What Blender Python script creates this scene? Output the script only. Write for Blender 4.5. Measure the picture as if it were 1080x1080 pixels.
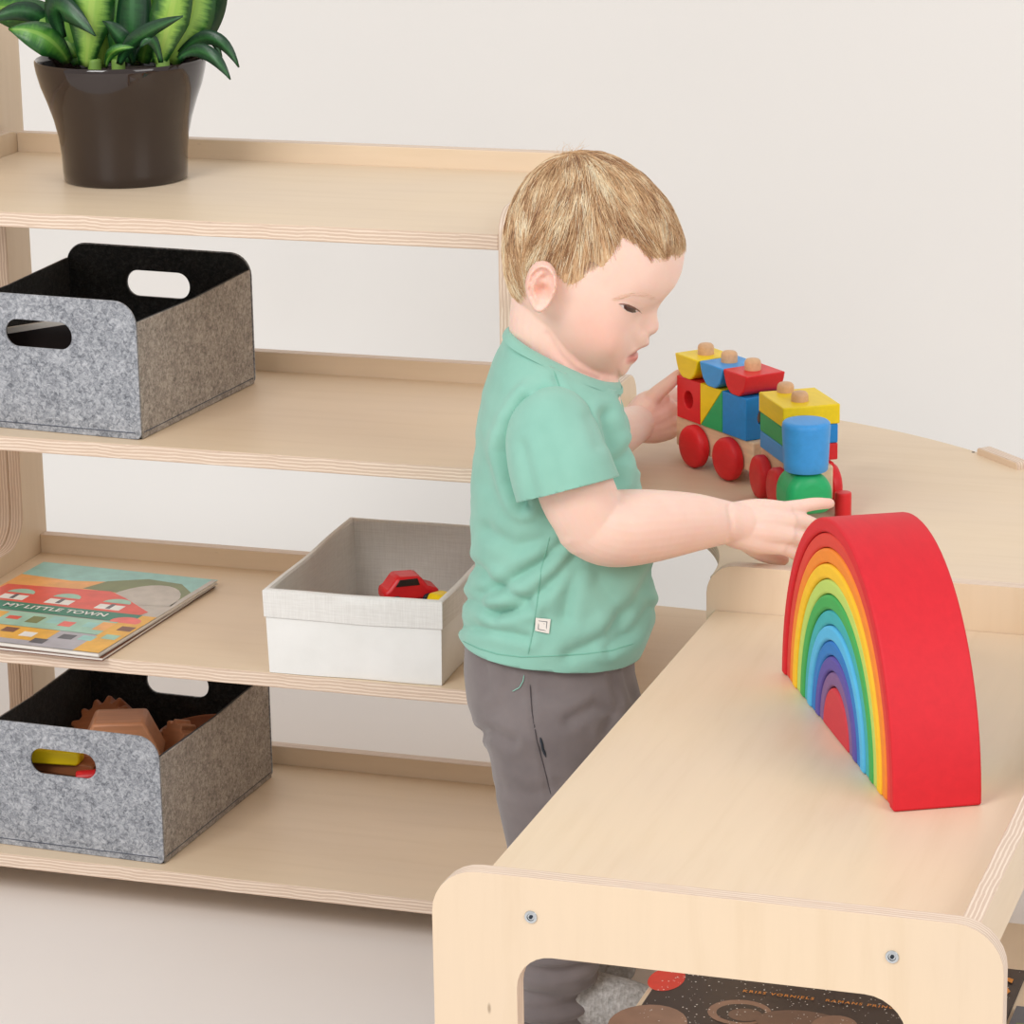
import bpy, bmesh, math, random
import numpy as np
from mathutils import Matrix, Vector, noise as mnoise

for o in list(bpy.data.objects):
    bpy.data.objects.remove(o, do_unlink=True)
SC = bpy.context.scene
COL = SC.collection
PI = math.pi
random.seed(7)

# ------------------------------------------------------------------ camera
FPX = 3500.0
YAW, PITCH, ROLL = (math.radians(a) for a in (-18.3, 15.8, 1.0))
CAM = np.array([0.0, 0.0, 1.33])
_f = np.array([math.sin(YAW)*math.cos(PITCH), math.cos(YAW)*math.cos(PITCH), -math.sin(PITCH)])
_r0 = np.array([math.cos(YAW), -math.sin(YAW), 0.0])
_d0 = np.cross(_f, _r0)
_r = math.cos(ROLL)*_r0 + math.sin(ROLL)*_d0
_d = -math.sin(ROLL)*_r0 + math.cos(ROLL)*_d0
CM = np.stack([_r, _d, _f])
cam = bpy.data.cameras.new('camera')
cam.sensor_width = 36.0
cam.lens = 36.0*FPX/1080.0
cam.clip_start = 0.05
camo = bpy.data.objects.new('camera', cam)
COL.objects.link(camo)
camo.matrix_world = Matrix(((_r[0], -_d[0], -_f[0], CAM[0]), (_r[1], -_d[1], -_f[1], CAM[1]),
                            (_r[2], -_d[2], -_f[2], CAM[2]), (0, 0, 0, 1)))
SC.camera = camo

# ------------------------------------------------------------------ world, lights, exposure
W = bpy.data.worlds.new('studio'); SC.world = W
W.use_nodes = True
bg = W.node_tree.nodes['Background']
bg.inputs[0].default_value = (1.0, 1.0, 1.0, 1)
bg.inputs[1].default_value = 0.70
def area(name, loc, target, size, power, col):
    l = bpy.data.lights.new(name, 'AREA'); l.shape = 'RECTANGLE'
    l.size, l.size_y = size; l.energy = power; l.color = col
    o = bpy.data.objects.new(name, l); COL.objects.link(o)
    o.location = loc
    o.rotation_euler = (Vector(target)-Vector(loc)).to_track_quat('-Z', 'Y').to_euler()
    return o
area('softbox_key', (-2.0, -0.2, 2.9), (-0.95, 3.0, 0.4), (1.5, 1.5), 82, (1, 0.99, 0.985))
area('softbox_fill', (1.9, 0.9, 2.4), (-0.7, 3.0, 0.4), (1.8, 1.8), 44, (1, 0.985, 0.975))
SC.view_settings.view_transform = 'Standard'
SC.view_settings.look = 'None'
SC.view_settings.gamma = 1.0
SC.view_settings.use_curve_mapping = False
SC.view_settings.exposure = -0.13

# ------------------------------------------------------------------ pixel helpers (1080 x 1080 frame)
def ray(x, y): return CM.T @ np.array([(x-540)/FPX, (y-540)/FPX, 1.0])
def onplane(x, y, P, n):
    d = ray(x, y); return CAM + d*((np.asarray(P)-CAM) @ n)/(d @ n)
def onz(x, y, z): return onplane(x, y, (0, 0, z), np.array([0, 0, 1.0]))
def ony(x, y, Y): return onplane(x, y, (0, Y, 0), np.array([0, 1.0, 0]))
def onx(x, y, X): return onplane(x, y, (X, 0, 0), np.array([1.0, 0, 0]))

# ------------------------------------------------------------------ node materials
def srgb(r, g, b):
    f = lambda c: (c/255)/12.92 if c/255 <= 0.04045 else ((c/255+0.055)/1.055)**2.4
    return (f(r), f(g), f(b), 1.0)
class NT:
    def __init__(s, name):
        s.m = bpy.data.materials.new(name); s.m.use_nodes = True
        s.t = s.m.node_tree; s.n = s.t.nodes; s.l = s.t.links
        s.b = s.n['Principled BSDF']
    def new(s, kind, **kw):
        x = s.n.new(kind)
        for k, v in kw.items(): setattr(x, k, v)
        return x
    def link(s, a, b): s.l.new(a, b)
    def coord(s, out='Object', scale=(1, 1, 1), rot=(0, 0, 0)):
        tc = s.new('ShaderNodeTexCoord'); mp = s.new('ShaderNodeMapping')
        mp.inputs['Scale'].default_value = scale; mp.inputs['Rotation'].default_value = rot
        s.link(tc.outputs[out], mp.inputs[0]); return mp.outputs[0]
    def noise(s, vec, scale, detail=3, rough=0.55, dist=0.0):
        x = s.new('ShaderNodeTexNoise'); x.inputs['Scale'].default_value = scale
        x.inputs['Detail'].default_value = detail; x.inputs['Roughness'].default_value = rough
        x.inputs['Distortion'].default_value = dist
        if vec is not None: s.link(vec, x.inputs['Vector'])
        return x.outputs['Fac']
    def ramp(s, fac, stops, interp='LINEAR'):
        x = s.new('ShaderNodeValToRGB'); x.color_ramp.interpolation = interp
        e = x.color_ramp.elements
        while len(e) < len(stops): e.new(0.5)
        for i, (p, c) in enumerate(stops): e[i].position = p; e[i].color = c
        s.link(fac, x.inputs[0]); return x.outputs[0]
    def mix(s, fac, a, b, mode='MIX'):
        x = s.new('ShaderNodeMix', data_type='RGBA', blend_type=mode)
        for v, i in ((fac, 0), (a, 6), (b, 7)):
            if isinstance(v, (int, float)): x.inputs[i].default_value = v
            elif isinstance(v, tuple): x.inputs[i].default_value = v
            else: s.link(v, x.inputs[i])
        return x.outputs[2]
    def math(s, op, a, b=None):
        x = s.new('ShaderNodeMath', operation=op)
        for i, v in enumerate((a, b)):
            if v is None: continue
            if isinstance(v, (int, float)): x.inputs[i].default_value = v
            else: s.link(v, x.inputs[i])
        return x.outputs[0]
    def bump(s, h, strength=0.3, dist=0.002):
        x = s.new('ShaderNodeBump'); x.inputs['Strength'].default_value = strength
        x.inputs['Distance'].default_value = dist; s.link(h, x.inputs['Height'])
        s.link(x.outputs[0], s.b.inputs['Normal'])
    def color(s, c):
        if isinstance(c, tuple): s.b.inputs['Base Color'].default_value = c
        else: s.link(c, s.b.inputs['Base Color'])
    def set(s, **kw):
        for k, v in kw.items(): s.b.inputs[k.replace('_', ' ')].default_value = v
        return s

def simple(name, rgb, rough=0.5, var=0.06, nscale=30, spec=0.4, bump=0.0, bscale=300, **kw):
    t = NT(name); c = srgb(*rgb)
    v = t.coord()
    n = t.noise(v, nscale, 3)
    lo = tuple(x*(1-var) for x in c[:3])+(1,); hi = tuple(min(1, x*(1+var)) for x in c[:3])+(1,)
    t.color(t.ramp(n, [(0.3, lo), (0.7, hi)]))
    t.set(Roughness=rough); t.b.inputs['Specular IOR Level'].default_value = spec
    if bump: t.bump(t.noise(v, bscale, 2), bump, 0.001)
    for k, x in kw.items(): t.b.inputs[k.replace('_', ' ')].default_value = x
    return t.m

def plywood(name, base=(229, 207, 179), along=(1, 0)):
    """birch ply: board lies in local XY, thickness along local Z; edges show the plies"""
    t = NT(name)
    a = t.coord('Object', (2.2, 26, 8) if along[0] else (26, 2.2, 8))
    n1 = t.noise(a, 2.2, 6, 0.62, 0.35)
    n2 = t.noise(t.coord('Object', (1, 1, 1)), 5.0, 2)
    c = srgb(*base)
    k = lambda f, g=1, h=1: (min(1, c[0]*f), min(1, c[1]*f*g), min(1, c[2]*f*h), 1)
    face = t.ramp(n1, [(0.28, k(0.93, 0.975, 0.93)), (0.5, k(1.0)), (0.72, k(1.04, 1.0, 1.0))])
    blot = t.ramp(n2, [(0.35, k(0.96, 1.0, 1.03)), (0.65, k(1.03, 0.985, 0.95))])
    face = t.mix(0.45, face, blot)
    # small pin knots
    vo = t.new('ShaderNodeTexVoronoi'); vo.inputs['Scale'].default_value = 7.5
    t.link(t.coord('Object', (0.55, 1.6, 1) if along[0] else (1.6, 0.55, 1)), vo.inputs['Vector'])
    knot = t.ramp(vo.outputs['Distance'], [(0.0, (1, 1, 1, 1)), (0.013, (1, 1, 1, 1)), (0.022, (0, 0, 0, 1))])
    face = t.mix(t.math('MULTIPLY', knot, 0.55), face, srgb(120, 92, 66))
    # edge plies
    tc = t.new('ShaderNodeTexCoord'); sep = t.new('ShaderNodeSeparateXYZ')
    t.link(tc.outputs['Object'], sep.inputs[0])
    wob = t.noise(t.coord('Object', (9, 9, 9)), 3.0, 3)
    zz = t.math('ADD', sep.outputs[2], t.math('MULTIPLY', wob, 0.004))
    s = t.math('SINE', t.math('MULTIPLY', zz, 2*PI/0.0034))
    fine = t.noise(t.coord('Object', (14, 14, 700)), 2.0, 3, 0.6)
    s = t.math('ADD', s, t.math('MULTIPLY', t.math('SUBTRACT', fine, 0.5), 3.4))
    ply = t.ramp(s, [(0.0, srgb(212, 187, 166)), (0.4, srgb(226, 204, 183)), (0.9, srgb(237, 218, 199))])
    dash = t.noise(t.coord('Object', (22, 22, 300)), 2.0, 4, 0.7)
    dark = t.ramp(dash, [(0.66, (0, 0, 0, 1)), (0.74, (1, 1, 1, 1))])
    ply = t.mix(t.math('MULTIPLY', dark, 0.5), ply, srgb(138, 106, 88))
    sn = t.new('ShaderNodeSeparateXYZ'); t.link(tc.outputs['Normal'], sn.inputs[0])
    isface = t.math('GREATER_THAN', t.math('ABSOLUTE', sn.outputs[2]), 0.75)
    t.color(t.mix(isface, ply, face))
    t.set(Roughness=0.42); t.b.inputs['Specular IOR Level'].default_value = 0.35
    t.bump(n1, 0.05, 0.0006)
    return t.m

M = {}
M['ply'] = plywood('birch_plywood_long')
M['ply_y'] = plywood('birch_plywood_cross', along=(0, 1))
M['wall'] = simple('backdrop_white', (238, 235, 231), 0.85, 0.008, 2, 0.2)
M['floor'] = simple('floor_white', (236, 228, 222), 0.55, 0.012, 3, 0.3)
M['chrome'] = simple('zinc_bolt', (200, 208, 214), 0.22, 0.04, 40, 0.5, Metallic=1.0)
M['black'] = simple('hex_socket', (30, 40, 50), 0.5)
def felt(name, a, b, c):
    t = NT(name)
    v = t.coord('Object')
    n = t.noise(v, 235, 4, 0.75, 0.8)
    n2 = t.noise(v, 36, 3, 0.6)
    col = t.ramp(t.math('ADD', t.math('MULTIPLY', n, 0.8), t.math('MULTIPLY', n2, 0.2)),
                 [(0.36, srgb(*a)), (0.5, srgb(*b)), (0.64, srgb(*c))])
    t.color(col); t.set(Roughness=0.95); t.b.inputs['Specular IOR Level'].default_value = 0.1
    t.b.inputs['Sheen Weight'].default_value = 0.15
    t.bump(n, 0.5, 0.0015)
    return t.m
M['felt'] = felt('grey_melange_felt', (102, 105, 112), (154, 157, 163), (194, 196, 201))
M['felt_side'] = felt('grey_felt_side_shade', (116, 109, 103), (158, 149, 140), (192, 183, 174))  # same grey felt, warm shade of the side walls put into the colour
M['felt_dark'] = felt('charcoal_felt', (32, 33, 34), (46, 47, 48), (66, 67, 68))
M['stitch'] = simple('stitch_thread', (80, 84, 96), 0.9)

# ------------------------------------------------------------------ mesh helpers
def tag(o, label=None, cat=None, group=None, kind=None):
    for k, v in (('label', label), ('category', cat), ('group', group), ('kind', kind)):
        if v: o[k] = v
    return o
def empty(name, loc=(0, 0, 0), rz=0.0):
    o = bpy.data.objects.new(name, None); COL.objects.link(o)
    o.empty_display_size = 0.05
    o.matrix_basis = Matrix.Translation(Vector(loc)) @ Matrix.Rotation(rz, 4, 'Z')
    return o
def wm(o):
    m = o.matrix_basis.copy(); p = o.parent
    while p: m = p.matrix_basis @ m; p = p.parent
    return m
def link(name, me, mat, parent=None, Mw=None, smooth=True, angle=40):
    """link a mesh whose local frame sits at world matrix Mw, as a part of parent"""
    o = bpy.data.objects.new(name, me); COL.objects.link(o)
    if mat is not None and not me.materials:
        for m in (mat if isinstance(mat, (list, tuple)) else [mat]): me.materials.append(m)
    Mw = Mw or Matrix.Identity(4)
    if parent:
        o.parent = parent; o.matrix_basis = wm(parent).inverted() @ Mw
    else: o.matrix_basis = Mw
    if smooth and len(me.polygons):
        me.shade_smooth()
        if angle < 180: me.set_sharp_from_angle(angle=math.radians(angle))
    return o
def mesh(name, v, f):
    me = bpy.data.meshes.new(name); me.from_pydata([tuple(map(float, p)) for p in v], [], f); me.update(); return me
def bmesh_to(name, bm):
    bmesh.ops.recalc_face_normals(bm, faces=bm.faces)
    me = bpy.data.meshes.new(name); bm.to_mesh(me); bm.free(); return me
def bevel(o, w, seg=2, ang=40):
    m = o.modifiers.new('bevel', 'BEVEL'); m.width = w; m.segments = seg
    m.limit_method = 'ANGLE'; m.angle_limit = math.radians(ang); return o
def T(x, y, z): return Matrix.Translation((x, y, z))
def frame(o, ex, ey, ez):
    return Matrix(((ex[0], ey[0], ez[0], o[0]), (ex[1], ey[1], ez[1], o[1]), (ex[2], ey[2], ez[2], o[2]), (0, 0, 0, 1)))
def rrect(x0, y0, x1, y1, r, n=7):
    if not isinstance(r, (tuple, list)): r = (r,)*4      # bl, br, tr, tl
    out = []
    for (cx, cy, a0), rr in zip(((x0, y0, PI), (x1, y0, 1.5*PI), (x1, y1, 0), (x0, y1, 0.5*PI)), r):
        if rr <= 0: out.append((cx, cy)); continue
        sx = 1 if cx == x0 else -1; sy = 1 if cy == y0 else -1
        for i in range(n+1):
            a = a0+0.5*PI*i/n
            out.append((cx+sx*rr+rr*math.cos(a), cy+sy*rr+rr*math.sin(a)))
    return out
def slab_mesh(name, outline, t, holes=()):
    bm = bmesh.new(); edges = []
    for loop in (outline,)+tuple(holes):
        vs = [bm.verts.new((x, y, 0)) for x, y in loop]
        edges += [bm.edges.new((vs[i], vs[(i+1) % len(vs)])) for i in range(len(vs))]
    if holes:
        bmesh.ops.triangle_fill(bm, use_beauty=True, use_dissolve=False, edges=edges)
    else:
        bm.faces.new(bm.verts)
    r = bmesh.ops.extrude_face_region(bm, geom=list(bm.faces))
    bmesh.ops.translate(bm, vec=(0, 0, t), verts=[g for g in r['geom'] if isinstance(g, bmesh.types.BMVert)])
    return bmesh_to(name, bm)
def slab(name, outline, t, mat, parent, Mw, holes=(), bev=0.0012, ang=40):
    o = link(name, slab_mesh(name, outline, t, holes), mat, parent, Mw)
    if bev: bevel(o, bev, 2, 50)
    return o
def box_mesh(name, x0, x1, y0, y1, z0, z1):
    v = [(x, y, z) for z in (z0, z1) for y in (y0, y1) for x in (x0, x1)]
    return mesh(name, v, [(0, 2, 3, 1), (4, 5, 7, 6), (0, 1, 5, 4), (2, 6, 7, 3), (0, 4, 6, 2), (1, 3, 7, 5)])
def lathe_mesh(name, prof, n=32):
    """profile [(r,z)] from bottom to top; r=0 closes"""
    v, f, rows = [], [], []
    for r, z in prof:
        if r < 1e-7: rows.append([len(v)]); v.append((0, 0, z))
        else:
            rows.append(list(range(len(v), len(v)+n)))
            v += [(r*math.cos(2*PI*i/n), r*math.sin(2*PI*i/n), z) for i in range(n)]
    for a, b in zip(rows, rows[1:]):
        for i in range(n):
            j = (i+1) % n
            if len(a) == 1: f.append((a[0], b[j], b[i])) if len(b) > 1 else None
            elif len(b) == 1: f.append((a[i], a[j], b[0]))
            else: f.append((a[i], a[j], b[j], b[i]))
    return mesh(name, v, f)
def rod_prof(r, z0, z1, b):
    p = [(0, z0), (r-b, z0)]
    p += [(r-b+b*math.sin(a), z0+b-b*math.cos(a)) for a in (PI/6, PI/3, PI/2)]
    p += [(r-b+b*math.cos(a), z1-b+b*math.sin(a)) for a in (0, PI/6, PI/3, PI/2)]
    return p+[(0, z1)]
def aim(p, d, up=(0, 0, 1)):
    """matrix at p with local Z along d"""
    z = Vector(d).normalized(); x = Vector(up).cross(z)
    if x.length < 1e-4: x = Vector((1, 0, 0))
    x.normalize(); y = z.cross(x)
    return frame(p, x, y, z)
FX = frame((0, 0, 0), (1, 0, 0), (0, 0, 1), (0, -1, 0))     # local XY -> world XZ, thickness toward the camera
def panel_xz(Y): return T(0, Y, 0) @ FX                     # front face toward -Y after thickness
def panel_yz(X): return frame((X, 0, 0), (0, 1, 0), (0, 0, 1), (1, 0, 0))   # local XY -> world YZ, thickness along +X

# ------------------------------------------------------------------ setting
fl = link('floor', mesh('floor', [(-4, -1.5, 0), (2.5, -1.5, 0), (2.5, 4.0, 0), (-4, 4.0, 0)], [(0, 1, 2, 3)]), M['floor'])
tag(fl, 'off-white seamless studio floor', None, None, 'structure')
v, f = [], []
prof = [(3.92, 0.0005)]+[(3.92+0.35*math.sin(a), 0.35-0.35*math.cos(a)+0.0005) for a in np.linspace(0.05, PI/2, 14)]+[(4.27, 3.4)]
for x in (-4, 2.5): v += [(x, y, z) for y, z in prof]
n = len(prof)
f = [(i, i+1, n+i+1, n+i) for i in range(n-1)]
wl = link('wall_back', mesh('wall_back', v, f), M['wall'], angle=180)
tag(wl, 'plain off-white backdrop curving down into the floor', None, None, 'structure')

# ------------------------------------------------------------------ shelf unit
SH = (0.052, 0.278, 0.504, 0.733)       # top surfaces
XL, XR = -1.63, -0.971                  # inner faces of the side panels
YF, YB = 2.908, 3.252
TH = 0.015
root = empty('shelf_unit', (-1.3, 3.08, 0))
tag(root, 'tall birch plywood shelf unit with four open shelves and low back rails', 'shelf')
for z in SH:
    s = slab('shelf', [(XL, YF), (XR, YF), (XR, YB-TH), (XL, YB-TH)], TH, M['ply'], root, T(0, 0, z-TH), bev=0.0008)
    slab('back_rail', [(XL, -TH), (XR, -TH), (XR, 0.021), (XL, 0.021)], TH, M['ply'], root, T(0, 0, z) @ panel_xz(YB), bev=0.001)
def side_outline(top):
    return rrect(YF, 0, YB, top, (0, 0, 0.028, 0.028))
def cuts():
    out = []
    for a, b in ((SH[0], SH[1]), (SH[1], SH[2]), (SH[2], SH[3])):
        out.append(rrect(YF+0.052, a+0.022, YB-0.054, b-TH-0.022, 0.035)[::-1])
    return out
slab('side_panel', side_outline(SH[3]+0.024), TH, M['ply_y'], root, panel_yz(XL-TH), cuts())
slab('side_panel', side_outline(SH[3]+0.024), TH, M['ply_y'], root, panel_yz(XR), cuts())
# taller neighbouring unit whose side panel shows at the left
r2 = empty('tall_shelf_unit', (-1.75, 3.08, 0))
tag(r2, 'taller plywood unit at the left edge, its side panel rising above the top shelf', 'shelf')
slab('side_panel', rrect(YF, 0, 3.286, 1.02, (0, 0, 0.028, 0.028)), TH, M['ply_y'], r2, panel_yz(XL-2*TH-0.0005), cuts())
for z in SH[:3]:
    slab('shelf', [(-2.1, YF), (XL-2*TH-0.0005, YF), (XL-2*TH-0.0005, YB-0.03), (-2.1, YB-0.03)], TH, M['ply'], r2, T(0, 0, z-TH), bev=0.0008)

# ------------------------------------------------------------------ bench unit
BT = 0.40
root = empty('low_bench', (-0.55, 2.46, 0))
tag(root, 'long low birch plywood bench with rounded end panels and open lower shelf', 'bench')
win = rrect(-0.687, 0.07, -0.406, 0.3865, (0.02, 0.02, 0.03, 0.026))[::-1]
slab('end_panel', rrect(-0.750, 0, -0.340, 0.446, (0.01, 0.01, 0.034, 0.034)), TH, M['ply_y'], root, panel_xz(2.07+TH), (win,), bev=0.0028)
slab('end_panel', rrect(-0.754, 0, -0.340, 0.444, (0.01, 0.01, 0.028, 0.028)), TH, M['ply_y'], root, panel_xz(2.85+TH), (win,), bev=0.0028)
slab('bench_top', [(-0.746, 2.0855), (-0.381, 2.0855), (-0.381, 2.8495), (-0.746, 2.8495)], TH, M['ply_y'], root, T(0, 0, BT-TH), bev=0.001)
slab('side_rail', [(2.0855, 0.377), (2.8495, 0.377), (2.8495, 0.424), (2.0855, 0.424)], TH, M['ply'], root, panel_yz(-0.381), bev=0.001)
slab('lower_shelf', [(-0.746, 2.0855), (-0.381, 2.0855), (-0.381, 2.8495), (-0.746, 2.8495)], TH, M['ply_y'], root, T(0, 0, 0.12-TH), bev=0.001)
bolt = lathe_mesh('bolt', [(0, 0.0), (0.0045, 0.0), (0.0048, 0.0004), (0.0045, 0.0009), (0.0028, 0.0011), (0.0024, 0.0004), (0, 0.0003)], 24)
for px, py in ((560, 967), (941, 1009)):
    p = ony(px, py, 2.07)
    b = link('bolt', bolt, M['chrome'], root, aim((p[0], 2.07, p[2]), (0, -1, 0)))
    h = link('hex_socket', lathe_mesh('hex_socket', [(0, 0.0012), (0.0015, 0.0012), (0.0015, 0.0004)], 6), M['black'], b, aim((p[0], 2.07, p[2]), (0, -1, 0)))

# ------------------------------------------------------------------ curved corner table
CX, CY, RI, RO = -1.005, 2.868, 0.25, 0.652
TT = 0.427
def ring(ri, ro, n=40):
    # quarter ring, notched where the shelf unit stands
    o = [(CX+ro*math.cos(a), CY+ro*math.sin(a)) for a in np.linspace(0, PI/2, n)]
    x1 = XR+TH+0.001
    a1 = math.acos((x1-CX)/ri)
    i = [(CX+ri*math.cos(a), CY+ri*math.sin(a)) for a in np.linspace(a1, 0, n)]
    return o+[(CX, YB+0.004), (x1, YB+0.004)]+i
root = empty('corner_table', (-0.7, 3.15, 0))
tag(root, 'quarter-round birch plywood corner table behind the bench, toy train on it', 'table')
slab('table_top', ring(RI, RO), TH, M['ply'], root, T(0, 0, TT-TH), bev=0.001)
slab('lower_shelf', ring(RI, RO-0.01), TH, M['ply'], root, T(0, 0, 0.185-TH), bev=0.001)
slab('end_panel', rrect(YB+0.004, 0, 3.497, TT+0.038, (0.01, 0.01, 0.028, 0.028)), TH, M['ply_y'], root, panel_yz(CX-TH-0.0005), bev=0.002)
p0, p1 = onz(1030, 479, TT), onz(1076, 497, TT)
ex = Vector(p1-p0).normalized(); ey = Vector((0, 0, 1)); ez = ex.cross(ey)
slab('edge_rail', rrect(0, -0.012, 0.074, 0.0075, (0, 0, 0.004, 0.004)), TH, M['ply'], root, frame(p0, ex, ey, ez) @ T(0, 0, -TH), bev=0.001)
p = onz(1026.5, 477, TT)
link('peg_hole', lathe_mesh('peg_hole', [(0.0, 0.0002), (0.0018, 0.0002), (0.0018, -0.004)], 16), M['black'], root, T(p[0], p[1], TT))

# ------------------------------------------------------------------ felt boxes
def yz_dir(a, b):
    d = Vector(b-a); d.z = 0; return d
def felt_box(A, B, wid, h_side, h_end, label, z):
    """A front-right bottom corner, B back-right bottom corner; open box with taller handled ends"""
    ey = yz_dir(A, B); dep = ey.length; ey.normalize(); ex = Vector((ey.y, -ey.x, 0)); ez = Vector((0, 0, 1))
    O = Vector((A[0], A[1], z))-ex*wid
    Fm = frame(O, ex, ey, ez)
    root = empty('felt_box', O+ex*wid/2+ey*dep/2)
    tag(root, label, 'box', 'grey felt storage boxes with cut-out handles')
    t = 0.0035
    hole = rrect(wid/2-0.038, h_end-0.054, wid/2+0.038, h_end-0.026, 0.0138)[::-1]
    out = rrect(0, 0, wid, h_end, (0.006, 0.006, 0.024, 0.024))
    lin = rrect(0.001, 0.001, wid-0.001, h_end-0.0012, (0.006, 0.006, 0.023, 0.023))
    lhole = rrect(wid/2-0.0384, h_end-0.0544, wid/2+0.0384, h_end-0.0256, 0.0142)[::-1]
    Fr = Fm @ frame((0, t, 0), (1, 0, 0), (0, 0, 1), (0, -1, 0))
    Bk = Fm @ frame((0, dep, 0), (1, 0, 0), (0, 0, 1), (0, -1, 0))
    slab('end_wall', out, t*0.55, M['felt'], root, Fr @ T(0, 0, t*0.45), (hole,), bev=0.0008)
    slab('inner_lining', lin, t*0.45-0.0001, M['felt_dark'], root, Fr, (lhole,), bev=0)
    slab('end_wall', out, t*0.5, M['felt'], root, Bk, (hole,), bev=0.0008)
    slab('inner_lining', lin, t*0.5, M['felt_dark'], root, Bk @ T(0, 0, t*0.5+0.0001), (lhole,), bev=0)
    so = [(t, 0), (dep-t, 0), (dep-t, h_side+0.004), (dep*0.5, h_side-0.001), (t, h_side)]
    for x, outer in ((wid-t, True), (0, False)):
        Sm = Fm @ frame((x, 0, 0), (0, 1, 0), (0, 0, 1), (1, 0, 0))
        a, b = (0.0, t*0.45), (t*0.45+0.0001, t*0.55)
        if not outer: a, b = (t*0.55+0.0001, t*0.45), (0.0, t*0.55)
        slab('inner_lining', so, a[1], M['felt_dark'], root, Sm @ T(0, 0, a[0]), bev=0)
        slab('side_wall', so, b[1], M['felt_side'], root, Sm @ T(0, 0, b[0]), bev=0.0008)
    slab('base', [(t, t), (wid-t, t), (wid-t, dep-t), (t, dep-t)], t, M['felt_dark'], root, Fm, bev=0)
    # stitched seam along the foot of the visible walls
    st = []
    link('stitching', box_mesh('stitching', 0.006, wid-0.006, -0.0004, 0.0001, 0.006, 0.0068), M['stitch'], root, Fm)
    link('stitching', box_mesh('stitching', wid-0.0001, wid+0.0004, 0.006, dep-0.006, 0.006, 0.0068), M['stitch'], root, Fm)
    return Fm, wid, dep
boxA = felt_box(onz(149, 464.5, SH[2]), onz(270, 404, SH[2]), 0.222, 0.119, 0.140,
                'grey felt box with dark lining on the second shelf, under the potted plant', SH[2]+0.0005)
boxB = felt_box(onz(173, 912, SH[0]), onz(288, 819, SH[0]), 0.222, 0.116, 0.138,
                'grey felt box holding wooden toy blocks on the lowest shelf', SH[0]+0.0005)

def wood(name, rgb, rough=0.45, grain=0.12, scale=(6, 60, 60)):
    t = NT(name); c = srgb(*rgb)
    n = t.noise(t.coord('Object', scale), 3.0, 5, 0.6, 0.4)
    t.color(t.ramp(n, [(0.3, tuple(x*(1-grain) for x in c[:3])+(1,)), (0.7, tuple(min(1, x*(1+grain*0.6)) for x in c[:3])+(1,))]))
    t.set(Roughness=rough); t.b.inputs['Specular IOR Level'].default_value = 0.35
    t.bump(n, 0.08, 0.0008)
    return t.m
def painted(name, rgb, rough=0.38, grain=0.07):
    return wood(name, rgb, rough, grain, (9, 40, 40))
M['terra'] = wood('tan_wood', (204, 142, 104))
M['brown'] = wood('brown_wood', (160, 98, 62))
M['yellow'] = painted('yellow_paint', (250, 216, 26))
M['red'] = painted('red_paint', (226, 40, 46))
M['blue'] = painted('blue_paint', (66, 158, 230))
M['dblue'] = painted('deep_blue_paint', (34, 140, 216))
M['green'] = painted('green_paint', (40, 174, 106))
M['bwood'] = wood('bare_beech', (236, 206, 172))
M['peg'] = wood('peg_beech', (222, 176, 134))
M['dark_print'] = simple('dark_print', (44, 36, 34), 0.35)
M['paper'] = simple('paper', (236, 230, 222), 0.6)

# things inside the lower felt box
def in_box(bx, u, v, z): return bx[0] @ Vector((u*bx[1], v*bx[2], z))
def prism_block(name, label, cat, poly, depth, mat, Mw, group=None, bev=0.002):
    o = slab(name, poly, depth, mat, None, Mw, bev=bev); return tag(o, label, cat, group)
c = in_box(boxB, 0.55, 0.42, 0.082)
prism_block('toy_block', 'tan wooden block with sloping sides, topmost in the lower felt box', 'block',
            [(-0.046, 0), (0.046, 0), (0.027, 0.04), (-0.027, 0.04)], 0.05, M['terra'],
            T(*c) @ Matrix.Rotation(math.radians(20), 4, 'Z') @ Matrix.Rotation(PI/2, 4, 'X'), 'wooden toys in the lower felt box', 0.003)
def gear(n, r0, r1, part=1.0):
    o = []
    for i in range(int(n*part)):
        a = 2*PI*i/n
        for k, rr in ((0.0, r0), (0.22, r1), (0.5, r1), (0.72, r0)): o.append((rr*math.cos(a+k*2*PI/n), rr*math.sin(a+k*2*PI/n)))
    return o
c = in_box(boxB, 0.37, 0.60, 0.062)
prism_block('toy_cog', 'brown wooden cog with a jagged rim, left of the tan block', 'toy', gear(14, 0.033, 0.042), 0.03, M['brown'],
            T(*c) @ Matrix.Rotation(math.radians(38), 4, 'X') @ Matrix.Rotation(math.radians(-20), 4, 'Y'), 'wooden toys in the lower felt box')
c = in_box(boxB, 0.76, 0.63, 0.072)
prism_block('toy_gear', 'brown toothed wooden wheel at the right of the tan block', 'toy', gear(10, 0.017, 0.021), 0.02, M['terra'],
            T(*c) @ Matrix.Rotation(math.radians(70), 4, 'X') @ Matrix.Rotation(math.radians(-30), 4, 'Y'), 'wooden toys in the lower felt box', 0.001)
c = in_box(boxB, 0.77, 0.74, 0.046)
bowl = link('toy_bowl', lathe_mesh('toy_bowl', [(0, 0), (0.02, 0.001), (0.034, 0.012), (0.040, 0.030), (0.042, 0.031), (0.0435, 0.029), (0.038, 0.010), (0.022, -0.004), (0, -0.005)][::-1], 32), M['brown'], None,
            T(*c) @ Matrix.Rotation(math.radians(-8), 4, 'Y'))
tag(bowl, 'round brown wooden bowl behind the toothed wheel', 'bowl', 'wooden toys in the lower felt box')
c = in_box(boxB, 0.30, 0.15, 0.084)
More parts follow.
